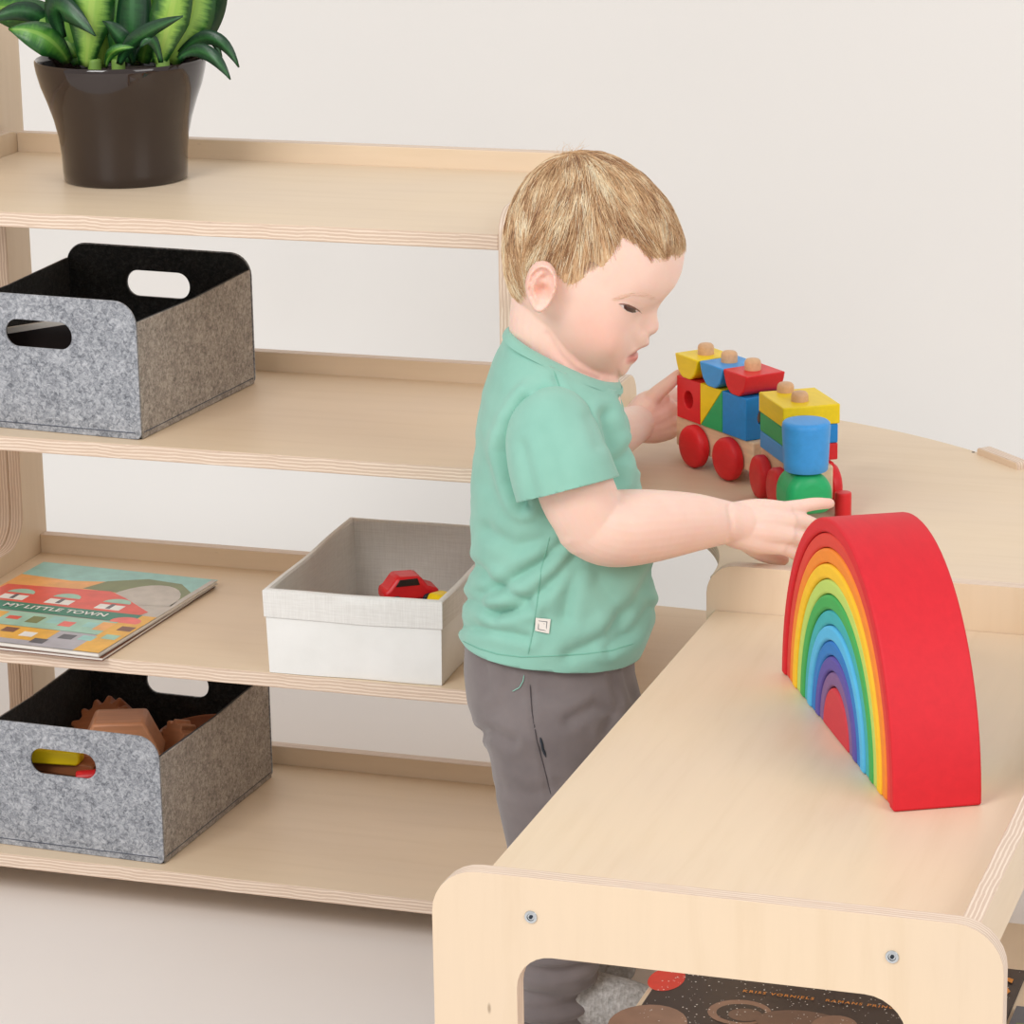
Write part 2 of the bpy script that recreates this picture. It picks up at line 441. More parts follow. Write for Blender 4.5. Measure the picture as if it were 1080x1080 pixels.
prism_block('toy_bar', 'yellow curved wooden bar seen through the handle of the lower felt box', 'toy', rrect(-0.04, 0, 0.045, 0.016, 0.006), 0.016, M['yellow'],
            T(*c) @ Matrix.Rotation(math.radians(5), 4, 'Z') @ Matrix.Rotation(PI/2, 4, 'X'), 'wooden toys in the lower felt box')
c = in_box(boxB, 0.30, 0.10, 0.086)
for k, (u, dz, lab) in enumerate(((0.16, 0.094, 'red wooden peg at the left end of the yellow bar'), (0.50, 0.072, 'red wooden peg at the right end below the yellow bar'))):
    c = in_box(boxB, u, 0.10, dz)
    o = link('toy_peg', lathe_mesh('toy_peg', rod_prof(0.008, 0, 0.022, 0.002), 20), M['red'], None, aim(c, (1, 0.3, 0.1)))
    tag(o, lab, 'toy', 'red pegs in the lower felt box')
c = in_box(boxB, 0.36, 0.24, 0.070)
prism_block('toy_bar', 'brown wooden bar lying below the yellow one in the lower felt box', 'toy', rrect(-0.05, 0, 0.05, 0.016, 0.004), 0.03, M['brown'],
            T(*c) @ Matrix.Rotation(math.radians(-6), 4, 'Z') @ Matrix.Rotation(PI/2, 4, 'X'), 'wooden toys in the lower felt box')
# filler the other toys rest on
c = in_box(boxB, 0.5, 0.5, 0.0042)
prism_block('toy_tray', 'flat brown wooden block at the bottom of the lower felt box', 'toy', rrect(-0.10, -0.11, 0.10, 0.11, 0.01), 0.03, M['brown'], T(*c) @ Matrix.Rotation(0, 4, 'Z'), 'wooden toys in the lower felt box')
# a thin book standing inside the upper felt box
c = in_box(boxA, 0.27, 0.16, 0.0042)
bk = empty('picture_book', c); tag(bk, 'thin dark book inside the upper felt box, seen through its handle', 'book')
Mb = T(*c) @ Matrix.Rotation(math.radians(8), 4, 'Z') @ Matrix.Rotation(math.radians(-10), 4, 'Y')
link('pages', box_mesh('pages', -0.038, 0.095, 0.001, 0.0045, 0.0, 0.090), M['paper'], bk, Mb)
link('cover', box_mesh('cover', -0.038, 0.096, -0.0008, 0.0008, 0.0, 0.084), M['dark_print'], bk, Mb)

# ------------------------------------------------------------------ white fabric box
t = NT('white_canvas')
wv = t.coord('Object')
wn = t.noise(wv, 260, 2)
t.color(t.ramp(t.noise(wv, 14, 3), [(0.3, srgb(232, 231, 227)), (0.7, srgb(242, 241, 238))])); t.set(Roughness=0.9)
t.b.inputs['Specular IOR Level'].default_value = 0.15; t.bump(wn, 0.25, 0.0008); M['canvas'] = t.m
t = NT('linen_lining')
a = t.noise(t.coord('Object', (40, 40, 700)), 1.0, 2); b = t.noise(t.coord('Object', (700, 700, 40)), 1.0, 2)
t.color(t.ramp(t.math('ADD', t.math('MULTIPLY', a, 0.5), t.math('MULTIPLY', b, 0.5)), [(0.3, srgb(220, 217, 212)), (0.7, srgb(238, 236, 232))]))
t.set(Roughness=0.95); t.bump(a, 0.2, 0.0006); M['linen'] = t.m
A, B = onz(284.5, 709.5, SH[1]), onz(466, 723.5, SH[1])
ex = yz_dir(A, B); wid = ex.length; ex.normalize(); ey = Vector((-ex.y, ex.x, 0)); dep = 0.262; h = 0.086
root = empty('fabric_box', Vector(A)+ex*wid/2+ey*dep/2)
tag(root, 'white fabric storage box with folded linen rim on the third shelf', 'box')
Fm = frame((A[0], A[1], SH[1]+0.0005), ex, ey, Vector((0, 0, 1)))
def wall_loop(off, z, flare, n=10, sag=0.0):
    pts = []
    x0, x1, y0, y1 = -flare+off, wid+flare-off, -flare+off, dep+flare-off
    cs = [(x0, y0), (x1, y0), (x1, y1), (x0, y1)]
    for k in range(4):
        a, b = cs[k], cs[(k+1) % 4]
        for i in range(n):
            s = i/n
            bow = math.sin(PI*s)
            nx, ny = (b[1]-a[1]), -(b[0]-a[0]); L = math.hypot(nx, ny)
            wob = 0.0012*bow*math.sin(9*s+3*k+40*z)
            pts.append((a[0]+(b[0]-a[0])*s+nx/L*(wob+0.002*bow*math.sin(PI*z/h)), a[1]+(b[1]-a[1])*s+ny/L*(wob+0.002*bow*math.sin(PI*z/h)), z-sag*bow))
    return pts
def loops_mesh(name, loops, close=False):
    v = [p for l in loops for p in l]; n = len(loops[0]); f = []
    for k in range(len(loops)-1):
        for i in range(n): f.append((k*n+i, k*n+(i+1) % n, (k+1)*n+(i+1) % n, (k+1)*n+i))
    if close: f.append(tuple(range(n))[::-1])
    return mesh(name, v, f)
zs = np.linspace(0, h-0.001, 9)
link('outer_wall', loops_mesh('outer_wall', [wall_loop(0, z, 0.002*z/h) for z in zs], True), M['canvas'], root, Fm, angle=50)
band = [wall_loop(-0.0014, z, 0.002*z/h, sag=0.0006) for z in np.linspace(h-0.027, h, 4)]
band += [wall_loop(0.0006, h+0.0016, 0.002, sag=0.0006), wall_loop(0.004, h+0.0014, 0.002, sag=0.0006), wall_loop(0.0056, h-0.001, 0.002, sag=0.0006)]
link('folded_rim', loops_mesh('folded_rim', band), M['linen'], root, Fm, angle=50)
inner = [wall_loop(0.0056, z, 0.002*z/h) for z in np.linspace(0.003, h-0.001, 9)]
link('lining', loops_mesh('lining', inner, True), M['linen'], root, Fm, angle=50)
def fab(u, v, z): return Fm @ Vector((u*wid, v*dep, z))
# toy cars inside
def toy_car(label, p, rz, mat, L=0.05, wd=0.026):
    r = empty('toy_car', p, rz); tag(r, label, 'toy car', 'toy cars in the white fabric box')
    Mw = wm(r)
    pr_ = [(-L/2, 0.006), (L/2, 0.006), (L/2, 0.016), (L*0.30, 0.020), (L*0.16, 0.031), (-L*0.26, 0.032), (-L*0.42, 0.020), (-L/2, 0.018)]
    slab('car_body', pr_, wd, mat, r, Mw @ frame((0, wd/2, 0), (1, 0, 0), (0, 0, 1), (0, -1, 0)), bev=0.0035)
    g = [(L*0.14, 0.0225), (L*0.10, 0.0295), (-L*0.22, 0.0295), (-L*0.30, 0.0225)]
    slab('window', g, wd+0.0012, M['dark_print'], r, Mw @ frame((0, wd/2+0.0006, 0), (1, 0, 0), (0, 0, 1), (0, -1, 0)), bev=0.0003)
    for sx in (-0.29, 0.29):
        for sy in (-1, 1):
            link('wheel', lathe_mesh('wheel', rod_prof(0.0065, 0, 0.005, 0.0015), 18), M['black'], r, Mw @ aim((sx*L, sy*(wd/2-0.001), 0.0065), (0, sy, 0)))
toy_car('red toy car in the white fabric box', fab(0.56, 0.55, 0.036), math.radians(35), M['red'], 0.058, 0.03)
toy_car('small yellow toy car in the white fabric box', fab(0.80, 0.50, 0.022), math.radians(65), M['yellow'], 0.045)
c = fab(0.44, 0.5, 0.0042)
prism_block('toy_plank', 'flat dark wooden toy plank lying in the white fabric box under the red car', 'toy', rrect(0.0, -0.06, 0.085, 0.075, 0.006), 0.025, M['brown'], T(*c), None)

# ------------------------------------------------------------------ magazines on the third shelf
mp = {}
for k, c in dict(teal=(150, 206, 200), orange=(244, 176, 96), red=(230, 84, 66), dgreen=(34, 128, 104), mint=(158, 204, 184), yellow=(236, 178, 62), grey=(178, 176, 184),
                 olive=(122, 132, 82), taupe=(196, 188, 178), white=(240, 240, 236), brown=(120, 72, 50), pink=(240, 110, 100), space=(62, 50, 46), gold=(232, 146, 44),
                 planet=(120, 92, 76), planet2=(150, 116, 96), star=(235, 232, 226), rplanet=(222, 64, 48), slate=(90, 92, 100)).items():
    mp[k] = simple('print_'+k, c, 0.35, 0.10, 60, 0.5)
def flat(name, pts, mat, parent, Mw, z):
    m = mesh(name, [(x, y, z) for x, y in pts], [tuple(range(len(pts)))])
    return link(name, m, mat, parent, Mw, smooth=False)
def text_mesh(name, body, size, mat, parent, Mw, ext=0.0, bold=0.0, space=1.0):
    cu = bpy.data.curves.new(name, 'FONT'); cu.body = body; cu.size = size; cu.extrude = ext; cu.offset = bold
    cu.align_x = 'CENTER'; cu.align_y = 'CENTER'; cu.space_character = space; cu.resolution_u = 3
    tmp = bpy.data.objects.new('tmp_text', cu); COL.objects.link(tmp)
    dg = bpy.context.evaluated_depsgraph_get()
    me = bpy.data.meshes.new_from_object(tmp.evaluated_get(dg)); me.name = name
    bpy.data.objects.remove(tmp); bpy.data.curves.remove(cu)
    me.materials.clear()
    return link(name, me, mat, parent, Mw, smooth=False)
def ell(cx, cy, rx, ry, n=24, a0=0, a1=2*PI):
    return [(cx+rx*math.cos(a), cy+ry*math.sin(a)) for a in np.linspace(a0, a1, n, endpoint=(a1-a0 < 6.2))]
def booklet(name, label, cat, O, ex, w, h, t, cover, group=None):
    """thin soft-cover lying flat; O near-left corner"""
    ex = Vector(ex).normalized(); ey = Vector((-ex.y, ex.x, 0))
    Fm = frame(O, ex, ey, Vector((0, 0, 1)))
    r = empty(name, Vector(O)+ex*w/2+ey*h/2); tag(r, label, cat, group)
    bevel(link('pages', box_mesh('pages', 0.0008, w-0.001, 0.001, h-0.001, 0.0004, t-0.0004), M['paper'], r, Fm), 0.0003)
    link('cover', box_mesh('cover', 0, w, 0, h, t-0.0004, t), cover, r, Fm, smooth=False)
    link('back_cover', box_mesh('back_cover', 0, w, 0, h, 0, 0.0004), cover, r, Fm, smooth=False)
    return r, Fm
NR, FR, FL = onz(104, 690, SH[1]+0.008), onz(230, 612.5, SH[1]+0.008), onz(57, 595.5, SH[1]+0.008)
ey = yz_dir(NR, FR); mh = ey.length; ey.normalize(); ex = Vector((ey.y, -ey.x, 0)); mw = 0.215
O = Vector((NR[0], NR[1], SH[1]+0.0003))-ex*mw
ro = math.radians(1.5)
booklet('magazine', 'lower children\'s magazine peeking out under the town picture book', 'magazine', O+ex*0.004+Vector((0.003, -0.004, 0)), (math.cos(ro)*ex.x-math.sin(ro)*ex.y, math.sin(ro)*ex.x+math.cos(ro)*ex.y, 0), mw-0.004, mh, 0.0035, mp['brown'])
r, Fm = booklet('picture_book', 'children\'s picture book with a colourful town cover on the third shelf', 'book', O+Vector((0, 0, 0.0042)), ex, mw, mh, 0.0042, mp['taupe'])
Z = 0.0043
def art(n, pts, m, k=0): return flat('cover_print', [(x*mw, y*mh) for x, y in pts], mp[m], r, Fm, Z+0.00004*k)
R4 = lambda x0, y0, x1, y1: [(x0, y0), (x1, y0), (x1, y1), (x0, y1)]
art(0, R4(0.0, 0.80, 1.0, 1.0), 'teal'); art(0, [(0, 0.62), (1, 0.62), (1, 0.80), (0.62, 0.86), (0.3, 0.80), (0, 0.82)], 'orange', 1)
art(0, [(0.42, 0.72), (0.98, 0.70), (0.98, 0.80), (0.86, 0.90), (0.66, 0.92), (0.48, 0.84)], 'olive', 2)
art(0, [(0.60, 0.56)]+ell(0.79, 0.62, 0.19, 0.24, 14, 0, PI)+[(0.6, 0.62)], 'taupe', 3)
art(0, R4(0.97, 0.45, 1.0, 0.99), 'taupe', 3)
art(0, [(0, 0.52), (0.02, 0.68), (0.58, 0.72), (0.70, 0.66), (0.92, 0.52), (0.90, 0.47), (0, 0.47)], 'red', 4)
for cx_ in (0.16, 0.42, 0.70):
    art(0, R4(cx_-0.07, 0.50, cx_+0.07, 0.56)+[], 'white', 5)
    art(0, ell(cx_, 0.585, 0.075, 0.055, 12, 0, PI), 'mint', 6)
    art(0, R4(cx_-0.012, 0.51, cx_+0.012, 0.57), 'slate', 7)
art(0, R4(0, 0.375, 0.92, 0.475), 'dgreen', 8)
art(0, R4(0.92, 0.36, 1.0, 0.47), 'yellow', 8)
art(0, ell(0.885, 0.385, 0.08, 0.052), 'pink', 9)
art(0, R4(0, 0.20, 0.86, 0.365), 'mint', 10)
for i, (x0, c) in enumerate(((0.03, 'red'), (0.11, 'orange'), (0.20, 'yellow'), (0.30, 'red'), (0.42, 'olive'), (0.52, 'teal'), (0.60, 'pink'), (0.72, 'teal'), (0.79, 'orange'))):
    art(0, R4(x0, 0.25+0.02*(i % 2), x0+0.07, 0.31+0.02*(i % 3)), c, 11)
art(0, R4(0, 0.0, 1.0, 0.195), 'grey', 12); art(0, R4(0, 0.05, 0.66, 0.195), 'yellow', 13); art(0, R4(0.86, 0.0, 1.0, 0.36), 'yellow', 13)
for i, (x0, y0, c) in enumerate(((0.04, 0.10, 'red'), (0.16, 0.12, 'slate'), (0.27, 0.09, 'grey'), (0.38, 0.12, 'brown'), (0.50, 0.09, 'white'), (0.70, 0.11, 'slate'), (0.80, 0.12, 'teal'), (0.22, 0.03, 'red'), (0.60, 0.03, 'slate'), (0.90, 0.16, 'mint'), (0.91, 0.27, 'brown'))):
    art(0, R4(x0, y0, x0+0.075, y0+0.055), c, 14)
text_mesh('title_print', 'MY LITTLE TOWN', 0.0152, mp['white'], r, Fm @ T(0.47*mw, 0.425*mh, Z+0.0007), bold=0.0003)

# ------------------------------------------------------------------ books in the bench
LZ = 0.1205
bw, bh = 0.310, 0.300
r, Fm = booklet('space_book', 'dark picture book with planets and orange lettering on the bench\'s lower shelf', 'book',
                (-0.738, 2.733-bh, LZ), (1, 0.004, 0), bw, bh, 0.004, mp['space'])
Z = 0.0041
random.seed(3)
def sp(pts, m, k=0): return flat('cover_print', pts, mp[m], r, Fm, Z+0.00010*k)
def onbook(px, py):
    q = Fm.inverted() @ Vector(onz(px, py, LZ+0.004)); return q.x, q.y
def disc(px, py, rx, ry, m, k):
    x, y = onbook(px, py); return sp(ell(x, y, rx, ry), m, k)
disc(703, 1033, 0.016, 0.026, 'rplanet', 1)
disc(683, 1080, 0.034, 0.040, 'planet2', 2)
disc(780, 1068, 0.028, 0.026, 'planet2', 3); disc(782, 1069, 0.022, 0.019, 'space', 4); disc(786, 1071, 0.015, 0.013, 'planet', 5)
disc(845, 1080, 0.040, 0.026, 'planet', 6); disc(880, 1083, 0.020, 0.022, 'planet2', 7)
bm = bmesh.new()
for i in range(700):
    x, y, s = random.uniform(0.004, bw-0.004), random.uniform(bh*0.35, bh-0.003), random.choice((0.0004, 0.0005, 0.0006, 0.0009))
    bm.faces.new([bm.verts.new((x+s*math.cos(a), y+s*math.sin(a), Z+0.0009)) for a in (0.3, 1.87, 3.44, 5.01)])
link('star_print', bmesh_to('star_print', bm), mp['star'], r, Fm, smooth=False)
x, y = onbook(868, 1056)
text_mesh('author_print', 'KRISS VORNIELS   RAMANS PRINO', 0.0070, mp['gold'], r, Fm @ T(x-0.004, y, Z+0.0012), bold=0.0001, space=1.30)
text_mesh('title_print', 'KOSMOSS', 0.056, mp['gold'], r, Fm @ T(0.170, bh-0.044, Z+0.0010), bold=0.0010, space=1.12)
r, Fm = booklet('magazine', 'narrow strip of a green and yellow magazine beside the space book in the bench', 'magazine',
                (-0.4245, 2.42, LZ), (1, 0.0, 0), 0.042, 0.235, 0.005, mp['slate'])
sp2 = lambda pts, m, k=0: flat('cover_print', pts, mp[m], r, Fm, 0.0051+0.0001*k)
sp2(R4(0.006, 0.02, 0.040, 0.10), 'mint', 1); sp2(R4(0.006, 0.11, 0.030, 0.20), 'olive', 2); sp2(R4(0.020, 0.15, 0.040, 0.19), 'yellow', 3)

# ------------------------------------------------------------------ potted plant
P0 = onz(133, 188, SH[3]); PY = P0[1]
root = empty('potted_plant', (P0[0], P0[1], SH[3]))
tag(root, 'leafy green houseplant in a glossy dark brown pot on the top shelf', 'plant')
Mp = T(P0[0], P0[1], SH[3]+0.0005)
kx = 0.176/165.0            # metres per pixel at the pot
M['pot'] = simple('glossy_brown_glaze', (40, 28, 24), 0.08, 0.03, 20, 0.5, Coat_Weight=0.3, Coat_Roughness=0.03)
prof = [(0, 0.0), (58*kx, 0.0), (60*kx, 0.0015)]
for px_h, hh in ((60.5, 0.012), (61, 0.028), (63, 0.046), (67, 0.064), (72.5, 0.082), (78, 0.098), (81.3, 0.112), (82.5, 0.120), (82.6, 0.1235)):
    prof.append((px_h*kx, hh))
prof += [(81.5*kx, 0.1248), (79.5*kx, 0.1238), (78.5*kx, 0.118), (76*kx, 0.100)]
link('pot', lathe_mesh('pot', prof, 64), M['pot'], root, Mp, angle=60)
t = NT('potting_soil'); t.color(t.ramp(t.noise(t.coord(), 120, 4), [(0.3, srgb(28, 22, 18)), (0.7, srgb(66, 50, 38))])); t.set(Roughness=1.0)
t.bump(t.noise(t.coord(), 160, 3), 1.0, 0.004); M['soil'] = t.m
link('soil', lathe_mesh('soil', [(76.5*kx, 0.1045), (50*kx, 0.107), (20*kx, 0.109), (0, 0.1095)], 40), M['soil'], root, Mp)
def leaf_mat(name, dark, light, stripe, cut, seed):
    t = NT(name)
    uv = t.new('ShaderNodeTexCoord').outputs['UV']
    sep = t.new('ShaderNodeSeparateXYZ'); t.link(uv, sep.inputs[0])
    d = t.math('ABSOLUTE', t.math('SUBTRACT', sep.outputs[0], 0.5))
    mp_ = t.new('ShaderNodeMapping'); mp_.inputs['Scale'].default_value = (1.6, 26, 1); mp_.inputs['Location'].default_value = (seed, seed, 0)
    t.link(uv, mp_.inputs[0])
    n = t.noise(mp_.outputs[0], 1.0, 3, 0.6)
    d2 = t.math('ADD', d, t.math('MULTIPLY', t.math('SUBTRACT', n, 0.5), 0.42))
    body = t.ramp(d2, [(max(0, cut-0.16), srgb(*light)), (cut, srgb(*[(a+b)//2 for a, b in zip(dark, light)])), (min(1, cut+0.1), srgb(*dark))])
    st = t.ramp(d, [(0.0, (1, 1, 1, 1)), (0.05, (1, 1, 1, 1)), (0.08, (0, 0, 0, 1))])
    t.color(t.mix(t.math('MULTIPLY', st, 0.6), body, srgb(*stripe)))
    t.set(Roughness=0.32); t.b.inputs['Specular IOR Level'].default_value = 0.5
    t.b.inputs['Subsurface Weight'].default_value = 0.0
    fine = t.new('ShaderNodeMapping'); fine.inputs['Scale'].default_value = (30, 1.5, 1); t.link(uv, fine.inputs[0])
    t.bump(t.noise(fine.outputs[0], 1.0, 2), 0.25, 0.0015)
    return t.m
LM = [leaf_mat('leaf_variegated', (30, 78, 28), (150, 190, 84), (172, 200, 96), 0.30, 1.0),
      leaf_mat('leaf_dark', (22, 58, 34), (40, 92, 44), (52, 104, 56), 0.20, 4.0),
      leaf_mat('leaf_mid', (34, 86, 34), (86, 142, 50), (140, 180, 80), 0.26, 7.0)]
def leaf(pts, dys, width, mat, tw=0.0, fold=0.25, n=16):
    """pts: base, mid, tip pixels; dys: distance behind the pot's axis plane at each"""
    P = [Vector(ony(x, y, PY+d)) for (x, y), d in zip(pts, dys)]
    v, f, uvs = [], [], []
    m = 7
    view = Vector((-0.30, 0.92, -0.15)).normalized()
    for i in range(n+1):
        s = i/n
        # quadratic through the three points
        p = P[0]*(1-s)*(1-2*s)+P[1]*4*s*(1-s)+P[2]*s*(2*s-1)
        q = P[0]*(4*s-3)+P[1]*(4-8*s)+P[2]*(4*s-1)
        tan = q.normalized()
        side = tan.cross(view)
        if side.length < 0.1: side = Vector((1, 0, 0))
        side.normalize()
        side = (Matrix.Rotation(tw, 3, tan) @ side).normalized()
        nor = side.cross(tan).normalized()
        w = width*(0.34+0.66*min(1, s/0.42)**1.3)*(1-max(0, (s-0.42)/0.58)**2.4)
        w = max(w, 0.0006)
        for j in range(m):
            u = j/(m-1)-0.5
            off = side*(u*w)+nor*(fold*w*(abs(u)*1.2-0.25)+0.0010*math.sin(7*s+5*u))
            v.append(p+off); uvs.append((j/(m-1), s))
    for i in range(n):
        for j in range(m-1): f.append((i*m+j, i*m+j+1, (i+1)*m+j+1, (i+1)*m+j))
    me = mesh('leaf', v, f)
    ul = me.uv_layers.new(name='UVMap')
    for li, l in enumerate(me.loops): ul.data[li].uv = uvs[l.vertex_index]
    o = link('leaf', me, mat, root, None, angle=180)
    sm = o.modifiers.new('solid', 'SOLIDIFY'); sm.thickness = 0.0009; sm.offset = 0
    return o
Lf = [  # base, mid, tip; depth offsets; width (px); material; twist
    ((72, 66), (48, 40), (9, 31), -.02, -.05, -.06, 34, 2, 0.5), ((80, 60), (40, 20), (-35, 6), .0, .01, .02, 40, 2, 0.3),
    ((60, 40), (30, 12), (-12, 24), .02, .0, -.02, 20, 1, 0.2), ((66, 40), (62, 8), (101, 38), -.03, -.05, -.06, 26, 1, 0.3),
    ((91, 70), (96, 10), (104, -60), -.035, -.04, -.03, 44, 0, 0.1), ((107, 70), (113, 10), (118, -70), -.01, -.02, -.02, 36, 0, -0.2),
    ((84, 66), (70, 20), (62, -50), .0, .01, .02, 40, 2, 0.2), ((122, 66), (128, 10), (126, -60), -.02, -.02, .0, 34, 2, 0.3),
    ((134, 66), (140, 16), (139, -50), -.035, -.03, -.02, 36, 1, -0.3), ((150, 66), (157, 10), (154, -60), .02, .02, .02, 40, 2, 0.1),
    ((126, 68), (146, 40), (193, 17), -.05, -.06, -.065, 17, 1, 0.5), ((140, 66), (128, 40), (108, 22), -.04, -.05, -.055, 18, 1, -0.4),
    ((167, 68), (180, 14), (196, -60), -.03, -.035, -.03, 38, 0, 0.1), ((180, 66), (200, 14), (214, -50), -.01, -.01, .0, 46, 0, -0.1),
    ((186, 62), (212, 20), (240, -30), .02, .03, .03, 38, 1, -0.2), ((186, 60), (222, 40), (252, 71), -.01, -.02, -.02, 15, 1, 0.3),
    ((188, 62), (216, 55), (243, 84), -.03, -.04, -.045, 15, 1, 0.2), ((184, 56), (208, 28), (234, 60), .03, .04, .04, 17, 1, 0.3),
    ((160, 66), (166, 30), (172, -30), .04, .05, .05, 34, 2, 0.0), ((100, 64), (98, 20), (88, -40), .04, .05, .05, 38, 1, 0.1),
    ((120, 64), (122, 20), (112, -40), .045, .055, .06, 36, 1, 0.1), ((142, 62), (148, 20), (160, -40), .045, .055, .06, 36, 1, -0.1),
    ((170, 66), (160, 42), (148, 50), -.045, -.055, -.06, 12, 1, 0.4), ((112, 70), (120, 54), (141, 50), -.05, -.06, -.06, 10, 2, 0.2)]
for b_, m_, t_, d0, d1, d2, w_, mi, tw in Lf:
    leaf((b_, m_, t_), (d0, d1, d2), w_*kx, LM[mi], tw)
M['stem'] = simple('leaf_stem', (126, 162, 74), 0.5)
for sx, dd in ((100, -0.03), (125, -0.02), (172, -0.025)):
    q = ony(sx, 72, PY+dd)
    link('stem', lathe_mesh('stem', rod_prof(0.007, -0.02, 0.010, 0.003), 16), M['stem'], root, T(*q))

# ------------------------------------------------------------------ rainbow arches, each a loose piece
near, far = onz(942, 857.5, BT), onz(824, 709, BT)
u = Vector(far-near); Lr = u.length; u.normalize()
ctr = Vector(near)+u*(Lr/2); nrm = Vector((u.y, -u.x, 0))
Rm = frame((ctr.x, ctr.y, BT+0.0004), u, Vector((0, 0, 1)), nrm)      # local x along, y up, z thickness (to the right)
cols = [('red', (214, 34, 46)), ('coral_red', (222, 68, 56)), ('orange', (243, 140, 46)), ('yellow', (248, 198, 44)), ('lime', (190, 216, 108)), ('green', (70, 172, 88)),
        ('teal', (62, 176, 182)), ('light_blue', (88, 186, 232)), ('blue', (44, 124, 200)), ('violet', (94, 82, 164)), ('mauve', (130, 96, 146)), ('core', (208, 58, 70))]
words = ['largest outermost crimson red', 'second largest coral red', 'orange', 'golden yellow', 'lime green', 'grass green', 'turquoise teal', 'sky blue', 'royal blue', 'violet', 'dusty mauve']
R0, RC, HS = Lr/2, 0.040, 1.045
pitch = (R0-RC)/11
for k, (nm, rgb) in enumerate(cols):
    ro_ = R0-k*pitch
    m_ = painted('rainbow_'+nm, rgb, 0.62, 0.05)
    offz = (0.0, 0.0015, 0.001, 0.0, 0.001, 0.0005, 0.0015, 0.0, 0.001, 0.0005, 0.0015, 0.001)[k]
    N = 44
    arc = lambda r_, a0, a1: [(r_*math.cos(a), HS*r_*math.sin(a)) for a in np.linspace(a0, a1, N)]
    if k < 11:
        ri_ = ro_-pitch+0.0007
        o = link('rainbow_arch', slab_mesh('rainbow_arch', arc(ro_, 0, PI)+arc(ri_, PI, 0), 0.0715-2*offz, ()), m_, None, Rm @ T(0, 0, offz))
        tag(o, words[k]+' wooden arch of the rainbow stacker on the bench', 'arch', 'nested wooden rainbow arches')
    else:
        ro_ = RC-0.0004
        o = link('rainbow_core', slab_mesh('rainbow_core', arc(ro_, 0, PI), 0.069, ()), m_, None, Rm @ T(0, 0, offz))
        tag(o, 'solid red half-round block at the centre of the wooden rainbow', 'block', 'nested wooden rainbow arches')
    bevel(o, 0.0022, 3, 50)

# ------------------------------------------------------------------ toy train
def train_frame(px, py, deg):
    o = onz(px, py, TT); a = math.radians(-deg)
    e1 = Vector((math.cos(a), math.sin(a), 0)); e2 = Vector((-e1.y, e1.x, 0))
    return frame((o[0], o[1], TT+0.0004), e1, e2, Vector((0, 0, 1)))
def tb(name, parent, Fm, s0, s1, e0, e1_, z0, z1, mat, bev=0.0012):
    o = link(name, box_mesh(name, -(s1-s0)/2, (s1-s0)/2, -(e1_-e0)/2, (e1_-e0)/2, 0, z1-z0), mat, parent, Fm @ T((s0+s1)/2, (e0+e1_)/2, z0))
    return bevel(o, bev, 2)
def wheels(root, Fm, ss, r, ea, eb):
    pf = [(0, 0), (r-0.002, 0), (r, 0.002), (r, 0.008), (r-0.0015, 0.0108), (r-0.004, 0.012), (r*0.6, 0.0126), (0, 0.0128)]
    for s_ in ss:
        for e, d in ((ea+0.012, -1), (eb-0.012, 1)):
            link('wheel', lathe_mesh('wheel', pf, 36), M['red'], root, Fm @ aim((s_, e, r), (0, d, 0)))
        link('axle', lathe_mesh('axle', rod_prof(0.0035, 0, eb-ea-0.024, 0.0005), 12), M['bwood'], root, Fm @ aim((s_, ea+0.012, r), (0, 1, 0)))
Wf = train_frame(725.5, 493.5, 41)
wag = empty('train_wagon', Wf @ Vector((0.03, 0.032, 0)))
tag(wag, 'bare wooden toy train wagon on red wheels carrying three block stacks', 'toy train')
tb('chassis', wag, Wf, -0.041, 0.101, 0.0125, 0.0535, 0.014, 0.0462, M['bwood'], 0.002)
wheels(wag, Wf, (0.002, 0.064), 0.0225, 0.0, 0.066)
pegc = (-0.0135, 0.0295, 0.0715)
for pc_ in pegc:
    link('peg', lathe_mesh('peg', rod_prof(0.0086, 0.040, 0.1265, 0.0045), 24), M['peg'], wag, Wf @ T(pc_, 0.032, 0))
def holed_cube(name, label, Fm, s0, s1, e0, e1_, z0, z1, mat, face, group):
    """block with a round dowel hole through it"""
    cx_, w_ = (s0+s1)/2, s1-s0; h_ = z1-z0; d_ = e1_-e0
    rr = 0.0085
    hole = [(rr*math.cos(a), h_/2+rr*1.1*math.sin(a)) for a in np.linspace(0, 2*PI, 28, endpoint=False)]
    if face == 'side':
        o = link(name, slab_mesh(name, R4(-w_/2, 0, w_/2, h_), d_, (hole,)), mat, None, Fm @ frame((cx_, e1_, z0), (1, 0, 0), (0, 0, 1), (0, -1, 0)))
    else:
        o = link(name, slab_mesh(name, R4(-d_/2, 0, d_/2, h_), w_, (hole,)), mat, None, Fm @ frame((s0, (e0+e1_)/2, z0), (0, 1, 0), (0, 0, 1), (1, 0, 0)))
    bevel(o, 0.0008, 2); return tag(o, label, 'block', group)
G = 'wooden building blocks on the toy train'
holed_cube('toy_block', 'red cube block with a round hole at the rear of the train wagon', Wf, -0.0345, 0.0085, 0.0095, 0.0545, 0.0466, 0.0912, M['red'], 'side', G)
holed_cube('toy_block', 'blue cube block at the front of the train wagon', Wf, 0.0495, 0.0925, 0.0095, 0.0545, 0.0466, 0.0912, M['dblue'], 'front', G)
for tri, mm, lab in (([(0, 0), (0.0393, 0.0446), (0, 0.0446)], 'yellow', 'yellow triangular block in the middle of the train wagon'),
                     ([(0.0006, 0), (0.0399, 0), (0.0399, 0.0443)], 'green', 'green triangular block below the yellow one on the wagon')):
    prism_block('toy_block', lab, 'block', tri, 0.045, M[mm], Wf @ frame((0.0090, 0.0545, 0.0466), (1, 0, 0), (0, 0, 1), (0, -1, 0)), G, 0.0007)
